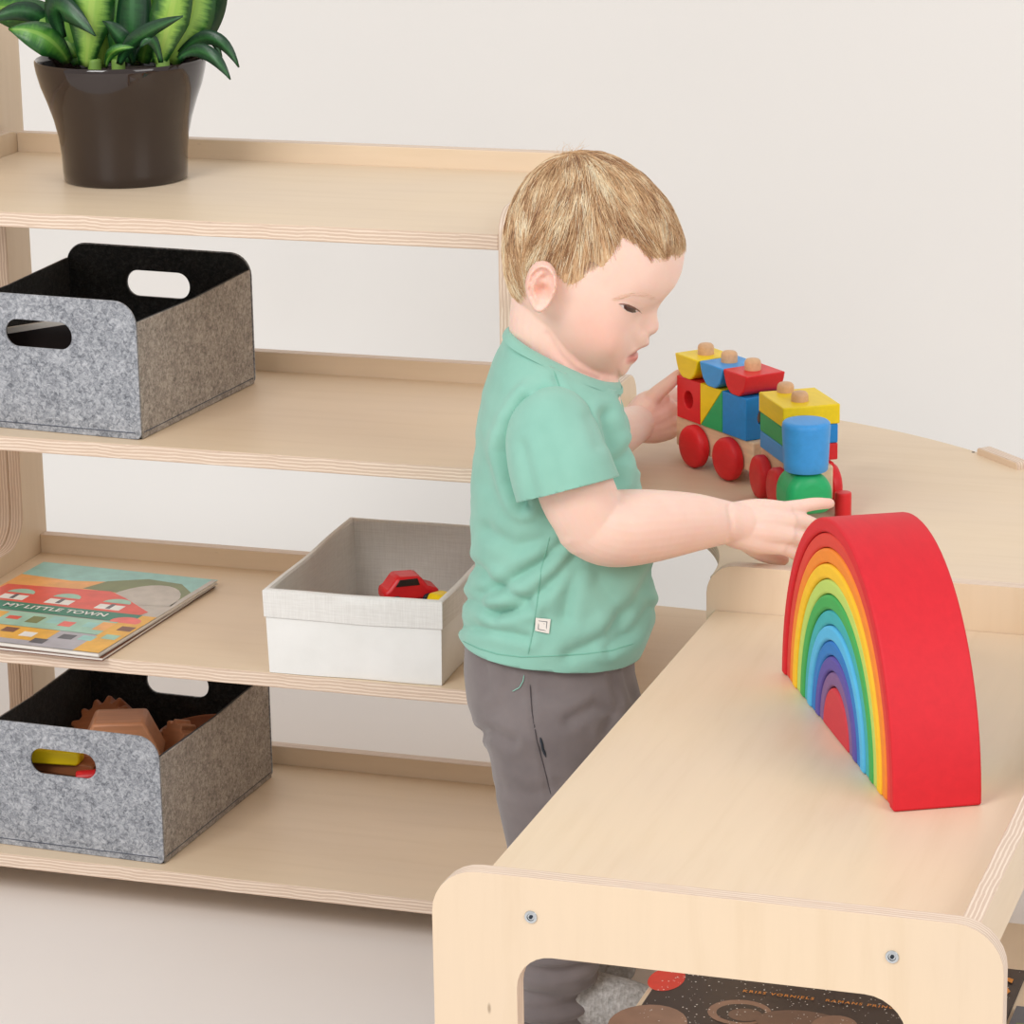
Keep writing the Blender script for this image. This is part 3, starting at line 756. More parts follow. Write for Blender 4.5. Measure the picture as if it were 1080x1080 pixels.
for pc_, mm, lab, ds in ((pegc[0], 'yellow', 'yellow boat-shaped block on top of the red cube', 0.0), (pegc[1], 'blue', 'blue boat-shaped block between the yellow and red ones', 0.003), (pegc[2], 'red', 'red boat-shaped block on top of the blue cube', 0.004)):
    hw = 0.0222
    bp = [(-hw, 0.0235)]+[(-hw+0.002+0.0, 0.016), (-hw+0.006, 0.007), (-hw+0.012, 0.0015), (-0.006, 0), (0.006, 0), (hw-0.012, 0.0015), (hw-0.006, 0.007), (hw-0.002, 0.016)]+[(hw, 0.0235)]
    prism_block('toy_block', lab, 'block', bp, 0.047, M[mm], Wf @ T(pc_+ds, 0.055, 0.0914) @ Matrix.Rotation(math.radians(-2), 4, 'Z') @ frame((0, 0, 0), (1, 0, 0), (0, 0, 1), (0, -1, 0)), G, 0.0012)
Lf_ = train_frame(813, 539, 57)
loc = empty('train_engine', Lf_ @ Vector((-0.01, 0.035, 0)))
tag(loc, 'wooden toy train engine with green boiler, blue funnel and red wheels', 'toy train')
tb('chassis', loc, Lf_, -0.068, 0.028, 0.0125, 0.0555, 0.014, 0.0488, M['bwood'], 0.002)
wheels(loc, Lf_, (-0.0485, 0.0026), 0.0222, 0.0, 0.068)
tb('side_plate', loc, Lf_, -0.030, 0.016, 0.0556, 0.0605, 0.022, 0.0485, M['red'], 0.0008)
cb = Lf_.inverted() @ Vector(onz(850, 496, TT+0.055)); fs, fe = cb.x, cb.y
bl = [(0.0, 0.012), (0.0, 0.0245)]
boil = [(-0.0235, 0.0), (0.0235, 0.0)]+[(0.0235*math.cos(a), 0.020+0.0235*math.sin(a)) for a in np.linspace(0, PI, 20)]
bo = link('boiler', slab_mesh('boiler', boil, 0.05, ()), M['green'], loc, Lf_ @ frame((fs-0.030, fe, 0.0125), (0, 1, 0), (0, 0, 1), (1, 0, 0)))
bevel(bo, 0.012, 5, 60)
link('funnel', lathe_mesh('funnel', [(0, 0), (0.0205, 0), (0.0216, 0.0012), (0.0222, 0.01), (0.0238, 0.044), (0.0232, 0.0475), (0.0215, 0.0492), (0.018, 0.0497), (0, 0.0497)], 40), M['blue'], loc, Lf_ @ T(fs, fe, 0.0552))
for px_, py_ in ((828.5, 405.5), (843.5, 415)):
    q = Lf_.inverted() @ Vector(onz(px_, py_, TT+0.114))
    link('peg', lathe_mesh('peg', rod_prof(0.0086, 0.045, 0.116, 0.0045), 24), M['peg'], loc, Lf_ @ T(q.x, q.y, 0))
for z0, z1, a, b, ma, mb, la, lb in ((0.0492, 0.0662, 'left', 'right', 'blue', 'red', 'blue slab block low in the engine\'s cab stack', 'red slab block on the far side low in the engine\'s cab stack'),
                                   (0.0665, 0.0858, 'left', 'right', 'green', 'dblue', 'green slab block below the yellow roof of the engine', 'dark blue slab block on the far side under the yellow roof')):
    for (e0, e1_), mm, lab in (((0.0100, 0.0385), ma, la), ((0.0390, 0.0672), mb, lb)):
        o = tb('toy_block', None, Lf_, -0.063, 0.0085, e0, e1_, z0, z1, M[mm]); tag(o, lab, 'block', G)
o = tb('toy_block', None, Lf_, -0.0645, 0.0090, 0.0092, 0.0690, 0.0861, 0.1062, M['yellow'], 0.0012)
tag(o, 'yellow slab block forming the roof of the toy engine', 'block', G)
q = onz(889, 546, TT)
o = link('toy_cylinder', lathe_mesh('toy_cylinder', rod_prof(0.0082, 0, 0.026, 0.0015), 28), M['red'], None, T(q[0], q[1], TT+0.0004))
tag(o, 'small red wooden cylinder standing in front of the toy engine', 'block', G)

# ------------------------------------------------------------------ the child
# local frame: x = the way he faces (to the right in the photograph), y = away from the camera, z = up
CEX = np.array([math.cos(YAW), -math.sin(YAW), 0.0]); CEY = np.array([math.sin(YAW), math.cos(YAW), 0.0])
C0 = CEX*0.052+CEY*2.95
CF = frame(C0, CEX, CEY, (0, 0, 1))
FLOORZ = 0.0
def PC(px, py, ly=0.0):
    q = onplane(px, py, C0+CEY*ly, CEY)-C0
    return np.array([q @ CEX, q @ CEY, q[2]])
def proj(V):
    """local points -> pixels"""
    Wd = C0+V[:, 0:1]*CEX+V[:, 1:2]*CEY+V[:, 2:3]*np.array([0, 0, 1.0])
    q = (Wd-CAM) @ CM.T
    return np.stack([540+FPX*q[:, 0]/q[:, 2], 540+FPX*q[:, 1]/q[:, 2]], 1)

def tube(pts, rad, n=20, sub=6, flat=None):
    """closed smooth tube through local points; rad per point; flat = (axis vector, factor)"""
    P = np.array(pts, float); Rr = np.array(rad, float); k = len(P)
    path, rr = [], []
    for i in range(k-1):
        p0, p1, p2, p3 = P[max(i-1, 0)], P[i], P[i+1], P[min(i+2, k-1)]
        r0, r1, r2, r3 = Rr[max(i-1, 0)], Rr[i], Rr[i+1], Rr[min(i+2, k-1)]
        for j in range(sub):
            t = j/sub
            c = lambda a, b, c_, d: 0.5*((2*b)+(-a+c_)*t+(2*a-5*b+4*c_-d)*t*t+(-a+3*b-3*c_+d)*t**3)
            path.append(c(p0, p1, p2, p3)); rr.append(c(r0, r1, r2, r3))
    path.append(P[-1]); rr.append(Rr[-1])
    path = np.array(path); rr = np.array(rr)
    tan = np.gradient(path, axis=0); tan /= np.linalg.norm(tan, axis=1)[:, None]
    # rounded ends
    st, en = [], []
    for a in (0.2, 0.45, 0.7, 0.9):
        st.append((path[0]-tan[0]*rr[0]*math.sqrt(1-a*a), rr[0]*a)); en.append((path[-1]+tan[-1]*rr[-1]*math.sqrt(1-a*a), rr[-1]*a))
    full = [(p, r, tan[0]) for p, r in st]+[(p, r, t) for p, r, t in zip(path, rr, tan)]+[(p, r, tan[-1]) for p, r in en[::-1]]
    ref = np.array([0, 0, 1.0]) if abs(tan[0][2]) < 0.9 else np.array([1.0, 0, 0])
    v, f = [], []
    b = np.cross(tan[0], ref); b /= np.linalg.norm(b)
    for p, r, t in full:
        b = b-t*(b @ t); b /= np.linalg.norm(b); c = np.cross(t, b)
        for i in range(n):
            a = 2*PI*i/n; o = (math.cos(a)*b+math.sin(a)*c)*r
            if flat is not None:
                ax = np.asarray(flat[0]); o = o-ax*(o @ ax)*(1-flat[1])
            v.append(p+o)
    m = len(full)
    for i in range(m-1):
        for j in range(n): f.append((i*n+j, i*n+(j+1) % n, (i+1)*n+(j+1) % n, (i+1)*n+j))
    f.append(tuple(range(n))[::-1]); f.append(tuple((m-1)*n+i for i in range(n)))
    return v, f
def rings_solid(rings):
    v = [p for r in rings for p in r]; n = len(rings[0]); f = []
    for k in range(len(rings)-1):
        for i in range(n): f.append((k*n+i, k*n+(i+1) % n, (k+1)*n+(i+1) % n, (k+1)*n+i))
    f.append(tuple(range(n))[::-1]); f.append(tuple((len(rings)-1)*n+i for i in range(n)))
    return v, f
def fuse(parts, voxel, smooth=3, fac=0.5):
    """union of closed shapes -> one continuous surface (numpy verts, faces)"""
    v, f = [], []
    for pv, pf in parts:
        o = len(v); v += [tuple(map(float, p)) for p in pv]; f += [tuple(i+o for i in q) for q in pf]
    me = bpy.data.meshes.new('tmp_fuse'); me.from_pydata(v, [], f); me.update()
    bm = bmesh.new(); bm.from_mesh(me)
    bmesh.ops.recalc_face_normals(bm, faces=bm.faces); bm.to_mesh(me); bm.free()
    o = bpy.data.objects.new('tmp_fuse', me); COL.objects.link(o)
    r = o.modifiers.new('r', 'REMESH'); r.mode = 'VOXEL'; r.voxel_size = voxel; r.adaptivity = 0
    if smooth:
        s = o.modifiers.new('s', 'SMOOTH'); s.factor = fac; s.iterations = smooth
    dg = bpy.context.evaluated_depsgraph_get()
    ev = bpy.data.meshes.new_from_object(o.evaluated_get(dg))
    bpy.data.objects.remove(o); bpy.data.meshes.remove(me)
    return ev
def get_v(me):
    a = np.empty(len(me.vertices)*3, np.float32); me.vertices.foreach_get('co', a); return a.reshape(-1, 3).astype(float)
def get_n(me):
    a = np.empty(len(me.vertices)*3, np.float32); me.vertex_normals.foreach_get('vector', a); return a.reshape(-1, 3).astype(float)
def set_v(me, V): me.vertices.foreach_set('co', V.astype(np.float32).ravel()); me.update()
def set_col(me, C, name='Col'):
    at = me.color_attributes.new(name, 'FLOAT_COLOR', 'POINT')
    at.data.foreach_set('color', np.concatenate([C, np.ones((len(C), 1))], 1).astype(np.float32).ravel())
def seg_dist(Q, poly):
    """distance of 2-D points to a polyline"""
    best = np.full(len(Q), 1e9)
    for a, b in zip(poly, poly[1:]):
        a = np.array(a, float); b = np.array(b, float); d = b-a
        t = np.clip(((Q-a) @ d)/(d @ d+1e-12), 0, 1)
        best = np.minimum(best, np.linalg.norm(Q-(a+t[:, None]*d), axis=1))
    return best
def in_poly(Q, poly):
    x, y = Q[:, 0], Q[:, 1]; ins = np.zeros(len(Q), bool); n = len(poly)
    for i in range(n):
        x0, y0 = poly[i]; x1, y1 = poly[(i+1) % n]
        if y0 == y1: continue
        c = ((y0 > y) != (y1 > y)) & (x < (x1-x0)*(y-y0)/(y1-y0)+x0); ins ^= c
    return ins

# --- head: silhouette measured in pixels around H, lofted sideways
H = (622.0, 272.0)
H3 = PC(*H); SC_ = np.linalg.norm(PC(722, 272)-PC(622, 272))/100.0      # metres per pixel on the mid plane
outer = [(605, 159), (640, 163), (672, 180), (698, 206), (714, 232), (721.5, 257), (721.5, 274), (717, 293), (708, 307), (699, 317),
         (690, 333), (684, 346), (678, 360), (670, 378), (664, 390), (655, 401), (636, 407), (611, 400), (588, 381), (570, 352), (552, 326), (538, 306),
         (532, 280), (532, 250), (538, 222), (550, 196), (570, 174)]
feat = [(699, 317), (694, 325), (692.4, 331), (693.2, 339), (695, 346), (693.6, 352), (688.5, 356), (682.5, 357.5), (685.8, 364), (683, 367.5), (676, 370), (671.0, 372.5),
        (673, 377), (671.8, 382), (667.5, 386), (663.5, 388.5), (662.0, 394), (655, 401)]
def polar(pts):
    a = [math.atan2(-(y-H[1]), x-H[0]) for x, y in pts]; r = [math.hypot(x-H[0], y-H[1])*SC_ for x, y in pts]
    return np.array(a), np.array(r)
oa, orr = polar(outer)
idx = np.argsort(oa); oa, orr = oa[idx], orr[idx]
oa3 = np.concatenate([oa-2*PI, oa, oa+2*PI]); or3 = np.tile(orr, 3)
def smooth_r(th, it=0):
    # Catmull-like smoothing by averaging a dense linear interpolation
    acc = 0
    for d, w in ((-0.09, 1), (-0.05, 2), (0, 3), (0.05, 2), (0.09, 1)): acc = acc+w*np.interp(th+d, oa3, or3)
    return acc/9
fa, fr = polar(feat); idx = np.argsort(fa); fa, fr = fa[idx], fr[idx]
def feat_r(th):
    acc = 0
    for d in (-0.012, 0, 0.012): acc = acc+np.interp(th+d, fa, fr)
    return acc/3
Wa, Ww = [], []
for deg, w in ((-180, 0.062), (-140, 0.058), (-120, 0.054), (-95, 0.0535), (-78, 0.055), (-60, 0.0585), (-40, 0.061), (-15, 0.060), (10, 0.061), (45, 0.064), (90, 0.066), (140, 0.068), (180, 0.062)):
    Wa.append(math.radians(deg)); Ww.append(w)
def wid_(th): return np.interp(th, Wa, Ww)
W0_ = 0.0618
def wid_e(th, u):
    k = np.abs(u)**6; return wid_(th)*(1-k)+W0_*k
fa0, fa1 = fa.min(), fa.max()
def feat_sigma(th):
    # nose narrow, lips wider, chin widest
    return np.interp(th, [math.radians(d) for d in (-90, -72, -66, -60, -55.5, -53, -46, -36, -28)], [0.022, 0.0185, 0.0180, 0.0180, 0.0165, 0.0095, 0.0100, 0.0075, 0.009])
PW = 0.62
def face_recess(th):
    # the muzzle is round: it falls back quickly to either side of the nose and mouth
    return np.interp(th, [math.radians(d) for d in (-105, -90, -78, -70, -62, -55, -46, -38, -28, -18)], [0.0, 0.0020, 0.0065, 0.0105, 0.0125, 0.0115, 0.0095, 0.006, 0.002, 0.0])
def head_rho(th, u):
    """in-plane radius at sagittal angle th and lateral fraction u"""
    y = u*wid_e(th, u)
    r = smooth_r(th)-face_recess(th)*(1-np.exp(-(y/0.0145)**2))
    k = np.exp(-(y/feat_sigma(th))**2)
    inside = (th > fa0) & (th < fa1)
    r = np.where(inside, r+(feat_r(th)-r)*k, r)
    return r*np.maximum(1-u*u, 0)**(PW/2)
nt, nu = 300, 120
ths = np.linspace(-PI, PI, nt, endpoint=False); us = np.sin(np.linspace(-PI/2, PI/2, nu+2)[1:-1])
TH_, UU = np.meshgrid(ths, us, indexing='ij')
HAIRPOLY = [(722, 262), (715, 263), (704, 262), (694, 262), (686, 262), (676, 252), (664, 242), (655, 238), (650, 245), (644, 256), (636, 266), (626, 273), (612, 280), (600, 287), (592, 284), (586, 276), (574, 272), (560, 276),
            (554, 288), (551, 302), (545, 312), (535, 314), (515, 312), (510, 200), (560, 140), (650, 135), (740, 190), (745, 262)]
def sag_px(th, rho): return np.stack([H[0]+rho*np.cos(th)/SC_, H[1]-rho*np.sin(th)/SC_], -1)
RHO = head_rho(TH_, UU)
Y_ = UU*wid_e(TH_, UU)
# scalp sits below the hair surface
def hair_soft(Q, soft=9.0):
    sd = seg_dist(Q, HAIRPOLY[:24])*np.where(in_poly(Q, HAIRPOLY), 1, -1)
    x = np.clip(sd/soft, 0, 1); return x*x*(3-2*x)
inset = hair_soft(sag_px(TH_, RHO).reshape(-1, 2)).reshape(RHO.shape)
RS = RHO-inset*0.0045; YS = Y_*(1-inset*0.045)
def head_pt(th, rho, y): return np.stack([H3[0]+rho*np.cos(th), np.broadcast_to(y, th.shape)+0*th, H3[2]+rho*np.sin(th)], -1)
HV = head_pt(TH_, RS, YS)
# soft modelling on top of the loft
def bump3(V, c, s, d, both=True):
    cs = [np.array(c)]
    if both: cs.append(np.array([c[0], -c[1], c[2]]))
    for k, cc in enumerate(cs):
        w = np.exp(-((V-cc)**2).sum(-1)/(2*s*s)); dd = np.array(d)*np.array([1, -1 if k else 1, 1]); V = V+w[..., None]*dd
    return V
HV = bump3(HV, PC(668, 327, -0.030), 0.0085, (-0.0042, 0.0012, 0.0))          # eye socket
HV = bump3(HV, PC(663, 324, -0.033), 0.0042, (0.0030, -0.0026, 0.0))          # lid
HV = bump3(HV, PC(640, 362, -0.050), 0.017, (0.0025, -0.0065, -0.002))        # cheek
HV = bump3(HV, PC(684.5, 350.5, -0.0115), 0.0038, (0.0020, -0.0052, 0.0))
HV = bump3(HV, PC(674, 350, -0.0165), 0.0030, (-0.0012, 0.0016, 0.0))
HV = bump3(HV, PC(688.5, 356.5, -0.0055), 0.0017, (-0.0010, 0.0, 0.0030))          # nostril wing
HV = bump3(HV, PC(656, 374, -0.021), 0.0035, (-0.0030, 0.0020, 0.0))          # mouth corner
HV = bump3(HV, PC(690, 312, -0.024), 0.011, (0.0020, 0.0, 0.0))               # brow
hv = HV.reshape(-1, 3).tolist(); hf = []
for i in range(nt):
    for j in range(nu-1): hf.append((i*nu+j, ((i+1) % nt)*nu+j, ((i+1) % nt)*nu+j+1, i*nu+j+1))
pl, pr_ = len(hv), len(hv)+1
hv += [[H3[0], -W0_, H3[2]], [H3[0], W0_, H3[2]]]
for i in range(nt):
    j = (i+1) % nt; hf.append((pl, j*nu, i*nu)); hf.append((pr_, i*nu+nu-1, j*nu+nu-1))
parts = [(hv, hf)]
# --- ear: dished oval with a rolled rim
def ear(side):
    c = PC(570.5, 302.5, -0.0625); rx, rz = 16.5*SC_, 28*SC_
    v, f, n, m = [], [], 40, 16
    for back in (0, 1):
        for k in range(m+1):
            s = k/m
            for i in range(n):
                a = 2*PI*i/n
                wl_ = 1+0.10*math.sin(a)-0.16*max(0, -math.sin(a))     # wider at the top, narrow lobe
                x = rx*s*math.cos(a)*wl_; z = rz*s*math.sin(a)
                x += 0.10*z
                an = math.atan2(math.sin(a), math.cos(a))
                rim = math.exp(-((s-0.86)/0.10)**2)*(0.25 if -1.2 < an < 0.15 else 1.0)*(0.45 if an < -1.0 else 1.0)
                ant = math.exp(-((s-0.50)/0.11)**2)*max(0, -math.cos(a+0.25))**0.7
                conch = math.exp(-(((x-0.0022)/0.0056)**2+((z+0.0030)/0.0060)**2))
                scaph = math.exp(-((s-0.68)/0.08)**2)*(1.0 if an > 0.3 or an < -2.4 else 0.2)
                tri = math.exp(-(((x-0.0045)/0.0050)**2+((z-0.0095)/0.0030)**2))
                tragus = math.exp(-(((x-0.0120)/0.0028)**2+((z+0.0035)/0.0042)**2))
                hgt = 0.0052+0.0054*rim+0.0042*ant-0.0100*conch-0.0060*tri-0.0034*scaph+0.0042*tragus
                if math.sin(a) < -0.6: hgt += 0.0022*s
                hgt *= max(0.0, 1-s**14)
                tilt = -x*0.42                                          # rear edge stands away from the skull
                yy = -hgt+tilt*-1*-1 if not back else 0.0085*(1-s**3)+tilt
                if not back: yy = -hgt+tilt*1.0
                v.append((c[0]+x, side*(c[1]+yy+(0.0 if not back else 0.0015)), c[2]+z))
    # front sheet then back sheet, joined at the rim
    K = (m+1)*n
    for sh in (0, 1):
        for k in range(m):
            for i in range(n): f.append((sh*K+k*n+i, sh*K+k*n+(i+1) % n, sh*K+(k+1)*n+(i+1) % n, sh*K+(k+1)*n+i))
        f.append(tuple(sh*K+i for i in range(n)))
    for i in range(n): f.append((m*n+i, m*n+(i+1) % n, K+m*n+(i+1) % n, K+m*n+i))
    return v, f
parts += [ear(1), ear(-1)]
# --- neck and trunk (inside the clothes), legs, arms
parts.append(tube([PC(590, 318), PC(589, 352), PC(596, 388), PC(598, 430)], [0.044, 0.045, 0.047, 0.050], 32, 8, (np.array([0, 1.0, 0]), 0.88)))
def torso_rings(R, n=56, shrink=0.0, expo=2.35):
    out = []
    for (b, fr_, w, *lift) in R:
        pb, pf = PC(*b), PC(*fr_); c = (pb+pf)/2; ax = (pf-pb)/2; L = np.linalg.norm(ax); ax = ax/L
        ring = []
        for i in range(n):
            a = 2*PI*i/n; ca, sa = math.cos(a), math.sin(a)
            e = 2/expo
            p = c+ax*(L-shrink)*math.copysign(abs(ca)**e, ca)+np.array([0, 1, 0])*(w-shrink)*math.copysign(abs(sa)**e, sa)
            if lift: p = p+np.array([0, 0, lift[0]])*abs(sa)**2
            ring.append(p)
        out.append(ring)
    return out
SHIRT = [((537, 349), (650, 402), 0.047), ((531, 364), (655, 416), 0.064, 0.006), ((521, 384), (660, 432), 0.086), ((511, 414), (664, 464), 0.096), ((503, 462), (672, 506), 0.094),
         ((498, 515), (683, 548), 0.091), ((501, 568), (689.5, 598), 0.092), ((499, 612), (689.5, 628), 0.094), ((490, 652), (684, 660), 0.095, 0.003), ((483.5, 680), (673, 688), 0.093, 0.008), ((482, 700), (670, 706), 0.092, 0.008)]
trunk = torso_rings([SHIRT[i] for i in (3, 4, 5, 6, 7, 8, 9)], 40, 0.014)
parts.append(rings_solid(trunk))
PANTS = [((487, 648), (676, 655), 0.090), ((484, 705), (674, 706), 0.094), ((488, 738), (680, 735), 0.098), ((503, 775), (690, 770), 0.098)]
NL = [(580, 760, -0.045), (585, 840, -0.050), (592, 915, -0.052), (588, 985, -0.052), (583, 1062, -0.052)]
FLg = [(600, 750, 0.045), (597, 830, 0.050), (586, 900, 0.052), (566, 965, 0.052), (546, 1035, 0.052)]
def leg_pts(L): return [PC(*p) for p in L]
def on_floor(L):
    q = leg_pts(L); return q
for L in (NL, FLg):
    q = leg_pts(L); parts.append(tube(q, [0.050, 0.042, 0.036, 0.031, 0.024], 20, 5))
def foot_pts(L, dx):
    a = leg_pts(L)[-1]; z0 = FLOORZ
    return [np.array([a[0]-0.012, a[1], z0+0.030]), np.array([a[0]+0.02, a[1], z0+0.031]), np.array([a[0]+0.065, a[1]-0.004, z0+0.025]), np.array([a[0]+0.098, a[1]-0.006, z0+0.020])]
for L in (NL, FLg):
    fp = foot_pts(L, 0); parts.append(tube(fp, [0.022, 0.024, 0.022, 0.016], 18, 5))
    a = leg_pts(L)[-1]; parts.append(tube([a, (a+fp[0])/2, fp[0]+np.array([0.006, 0, 0.0])], [0.024, 0.022, 0.022], 18, 4))
# near (right) arm
parts.append(tube([PC(588, 458, -0.070), PC(597, 484, -0.094), PC(609, 520, -0.104), PC(625, 551, -0.104)], [0.030, 0.0335, 0.0345, 0.0325], 28, 6))
parts.append(tube([PC(622, 549, -0.104), PC(645, 557, -0.100), PC(682, 555, -0.085), (PC(730, 551, -0.060)), PC(766, 551, -0.042), PC(782, 553, -0.035)], [0.0325, 0.0350, 0.0335, 0.0270, 0.0200, 0.0185], 28, 6))
parts.append(tube([PC(618, 556, -0.104), PC(634, 566, -0.103)], [0.027, 0.026], 24, 4))
def hand(palm, fingers):
    out = []
    for p, r in palm: out.append(tube(p, r, 16, 4))
    for p, r in fingers: out.append(tube(p, r, 14, 4))
    return out
q = PC
rh_palm = [([q(772, 547, -.032), q(800, 541, -.024), q(827, 538, -.016)], [.0150, .0135, .0085]), ([q(772, 551, -.036), q(803, 550, -.030), q(832, 550, -.024)], [.0155, .0145, .0090]),
           ([q(773, 556, -.038), q(803, 560, -.034), q(830, 564, -.030)], [.0155, .0145, .0088]), ([q(775, 561, -.038), q(800, 569, -.034), q(821, 576, -.031)], [.0150, .0135, .0082])]
rh_fing = [([q(824, 538, -.017), q(842, 534.5, -.006), q(859, 531.5, .000), q(875, 531.0, .006)], [.0080, .0068, .0061, .0050]),
           ([q(829, 550, -.024), q(848, 550, -.012), q(862, 556, -.002), q(868, 566, .004)], [.0084, .0072, .0064, .0054]),
           ([q(828, 564, -.030), q(846, 568, -.020), q(857, 575, -.010), q(860, 583, -.002)], [.0080, .0070, .0062, .0053]),
           ([q(819, 575, -.031), q(833, 581, -.024), q(842, 587, -.014), q(844, 592, -.008)], [.0074, .0062, .0056, .0048]),
           ([q(783, 566, -.026), q(797, 579, -.010), q(812, 587, .000), q(826, 590, .006)], [.0110, .0088, .0072, .0058])]
parts += hand(rh_palm, rh_fing)
# far (left) arm reaching over the table to the wagon
FH = float((np.array(Wf @ Vector((-0.0345, 0.0095, 0)))-C0) @ CEY)+0.018
parts.append(tube([q(602, 444, 0.070), q(612, 450, 0.13), q(630, 457, 0.20), q(650, 456, 0.28), q(671, 447, FH-0.03)], [0.030, 0.032, 0.030, 0.025, 0.0195], 24, 6))
lh_palm = [([q(672, 441, FH-.018), q(683, 428, FH), q(696, 420, FH+.012)], [.0160, .0160, .0110]), ([q(672, 445, FH-.018), q(686, 440, FH), q(704, 432, FH+.016)], [.0170, .0180, .0120]),
           ([q(673, 450, FH-.018), q(687, 449, FH), q(706, 444, FH+.016)], [.0165, .0180, .0120]), ([q(674, 452, FH-.018), q(690, 455, FH-.004), q(706, 454, FH+.012)], [.0150, .0130, .0100])]
lh_fing = [([q(680, 428, FH-.004), q(694, 414, FH-.008), q(706, 404, FH-.012), q(716, 395, FH-.012)], [.0105, .0085, .0074, .0060]),
           ([q(700, 424, FH+.02), q(712, 416, FH+.045), q(722, 416, FH+.066), q(730, 420, FH+.076)], [.0085, .0075, .0068, .0055]),
           ([q(704, 434, FH+.02), q(716, 428, FH+.046), q(726, 428, FH+.068), q(734, 432, FH+.078)], [.0088, .0077, .0068, .0055]),
           ([q(706, 444, FH+.02), q(716, 440, FH+.042), q(726, 440, FH+.062), q(733, 444, FH+.072)], [.0085, .0074, .0066, .0053]),
           ([q(706, 454, FH+.016), q(714, 452, FH+.034), q(722, 452, FH+.050), q(728, 455, FH+.058)], [.0075, .0065, .0058, .0048])]
parts += hand(lh_palm, lh_fing)
body = fuse(parts, 0.0015, 3, 0.5)
BV = get_v(body)
# crease lines of wrist and elbow, belly of the neck fold
BN = get_n(body); BQ = proj(BV)
def crease(V, Q, N, poly, s, depth, mask):
    d = seg_dist(Q, poly); return V-N*(mask*depth*np.exp(-d*d/(2*s*s)))[:, None]
nearm = (BV[:, 1] < -0.02)*1.0
HQ0 = np.stack([H[0]+(BV[:, 0]-H3[0])/SC_, H[1]-(BV[:, 2]-H3[2])/SC_], 1)
BV = crease(BV, HQ0, BN, [(680, 372), (668, 373.8), (655.5, 375.0)], 1.5, 0.0022, np.exp(-(np.abs(BV[:, 1])/0.0205)**8))
BV = crease(BV, BQ, BN, [(651, 318.5), (658, 316.8), (665, 318.5), (673, 322.5)], 1.6, 0.0006, (BV[:, 1] < 0)*1.0)
BV = crease(BV, BQ, BN, [(769, 534), (772, 552), (770, 570)], 2.2, 0.0016, nearm)
BV = crease(BV, BQ, BN, [(648, 519), (655, 528)], 2.5, 0.0018, nearm)
BV = crease(BV, BQ, BN, [(577, 352), (590, 374), (608, 391), (630, 400)], 2.0, 0.0014, (BV[:, 1] < 0)*1.0)
BV[:, 2] = np.maximum(BV[:, 2], FLOORZ+0.002)
set_v(body, BV)
# colour of the skin
SK = np.array(srgb(246, 212, 196)[:3]); C_ = np.tile(SK, (len(BV), 1))
def blend(C, w, rgb): return C*(1-w[:, None])+np.array(srgb(*rgb)[:3])*w[:, None]
g3 = lambda c, s: np.exp(-((BV-np.array(c))**2).sum(1)/(2*s*s))
sym = lambda c, s: g3(c, s)+g3([c[0], -c[1], c[2]], s)
C_ = blend(C_, np.clip(0.50*sym(PC(632, 350, -0.056), 0.016), 0, 1), (232, 168, 150))
C_ = blend(C_, np.clip(0.45*sym(PC(570, 300, -0.066), 0.014), 0, 1), (232, 160, 140))
C_ = blend(C_, np.clip(0.35*g3(PC(693, 349, 0), 0.006), 0, 1), (230, 165, 150))
C_ = blend(C_, np.clip(0.45*sym(PC(640, 388, -0.030), 0.016), 0, 1), (240, 168, 152))  # chin blush, also warming away the green bounce off the shirt
C_ = blend(C_, np.clip(0.5*sym(PC(610, 372, -0.045), 0.022), 0, 1), (246, 182, 166))  # pink painted over the lower cheek to offset the greenish jaw shade
C_ = blend(C_, np.clip(0.35*g3(PC(634, 588, -0.10), 0.012), 0, 1), (224, 150, 130))
for tips in (rh_fing, lh_fing):
    for p, r in tips: C_ = blend(C_, np.clip(0.40*g3(p[-1], 0.010), 0, 1), (232, 160, 145)); 
C_ = blend(C_, np.clip(0.30*g3(PC(690, 440, FH), 0.03), 0, 1), (226, 160, 140))
HQ = np.stack([H[0]+(BV[:, 0]-H3[0])/SC_, H[1]-(BV[:, 2]-H3[2])/SC_], 1)     # sagittal pixels
lat = np.abs(BV[:, 1])
lipmask = np.exp(-(lat/0.0205)**8)
up = np.clip(1-seg_dist(HQ, [(690, 364.5), (682, 368), (670, 371.5), (657, 374.0)])/4.6, 0, 1)**0.7
lo = np.clip(1-seg_dist(HQ, [(677, 379.5), (669, 380), (659, 377.5)])/6.0, 0, 1)**0.7
C_ = blend(C_, np.clip((up*0.75+lo)*1.1, 0, 0.95)*lipmask, (206, 112, 108))
mouth = np.clip(1-seg_dist(HQ, [(678, 372), (668, 373.8), (655.5, 375.0)])/1.9, 0, 1)
C_ = blend(C_, mouth*np.exp(-(lat/0.018)**6)*0.9, (110, 42, 42))
nost = np.clip(sym(PC(686.5, 356, -0.0055), 0.0018), 0, 1)
C_ = blend(C_, nost*0.8, (120, 60, 52))
C_ = blend(C_, np.clip(0.35*sym(PC(664, 327, -0.033), 0.0055), 0, 1), (205, 140, 124))
isear = (((BV[:, 0]-PC(570.5, 302.5, -0.0625)[0])/(19*SC_))**2+((BV[:, 2]-PC(570.5, 302.5, -0.0625)[2])/(30*SC_))**2 < 1) & (lat > 0.0585)
C_ = blend(C_, hair_soft(HQ)*(BV[:, 2] > PC(600, 330)[2])*(~isear)*0.8, (178, 142, 104))
set_col(body, np.clip(C_, 0, 1))
t = NT('child_skin')
at = t.new('ShaderNodeVertexColor', layer_name='Col')
mott = t.noise(t.coord('Object'), 60, 3)
t.color(t.mix(0.12, at.outputs['Color'], t.ramp(mott, [(0.3, srgb(226, 170, 150)), (0.7, srgb(244, 214, 198))])))
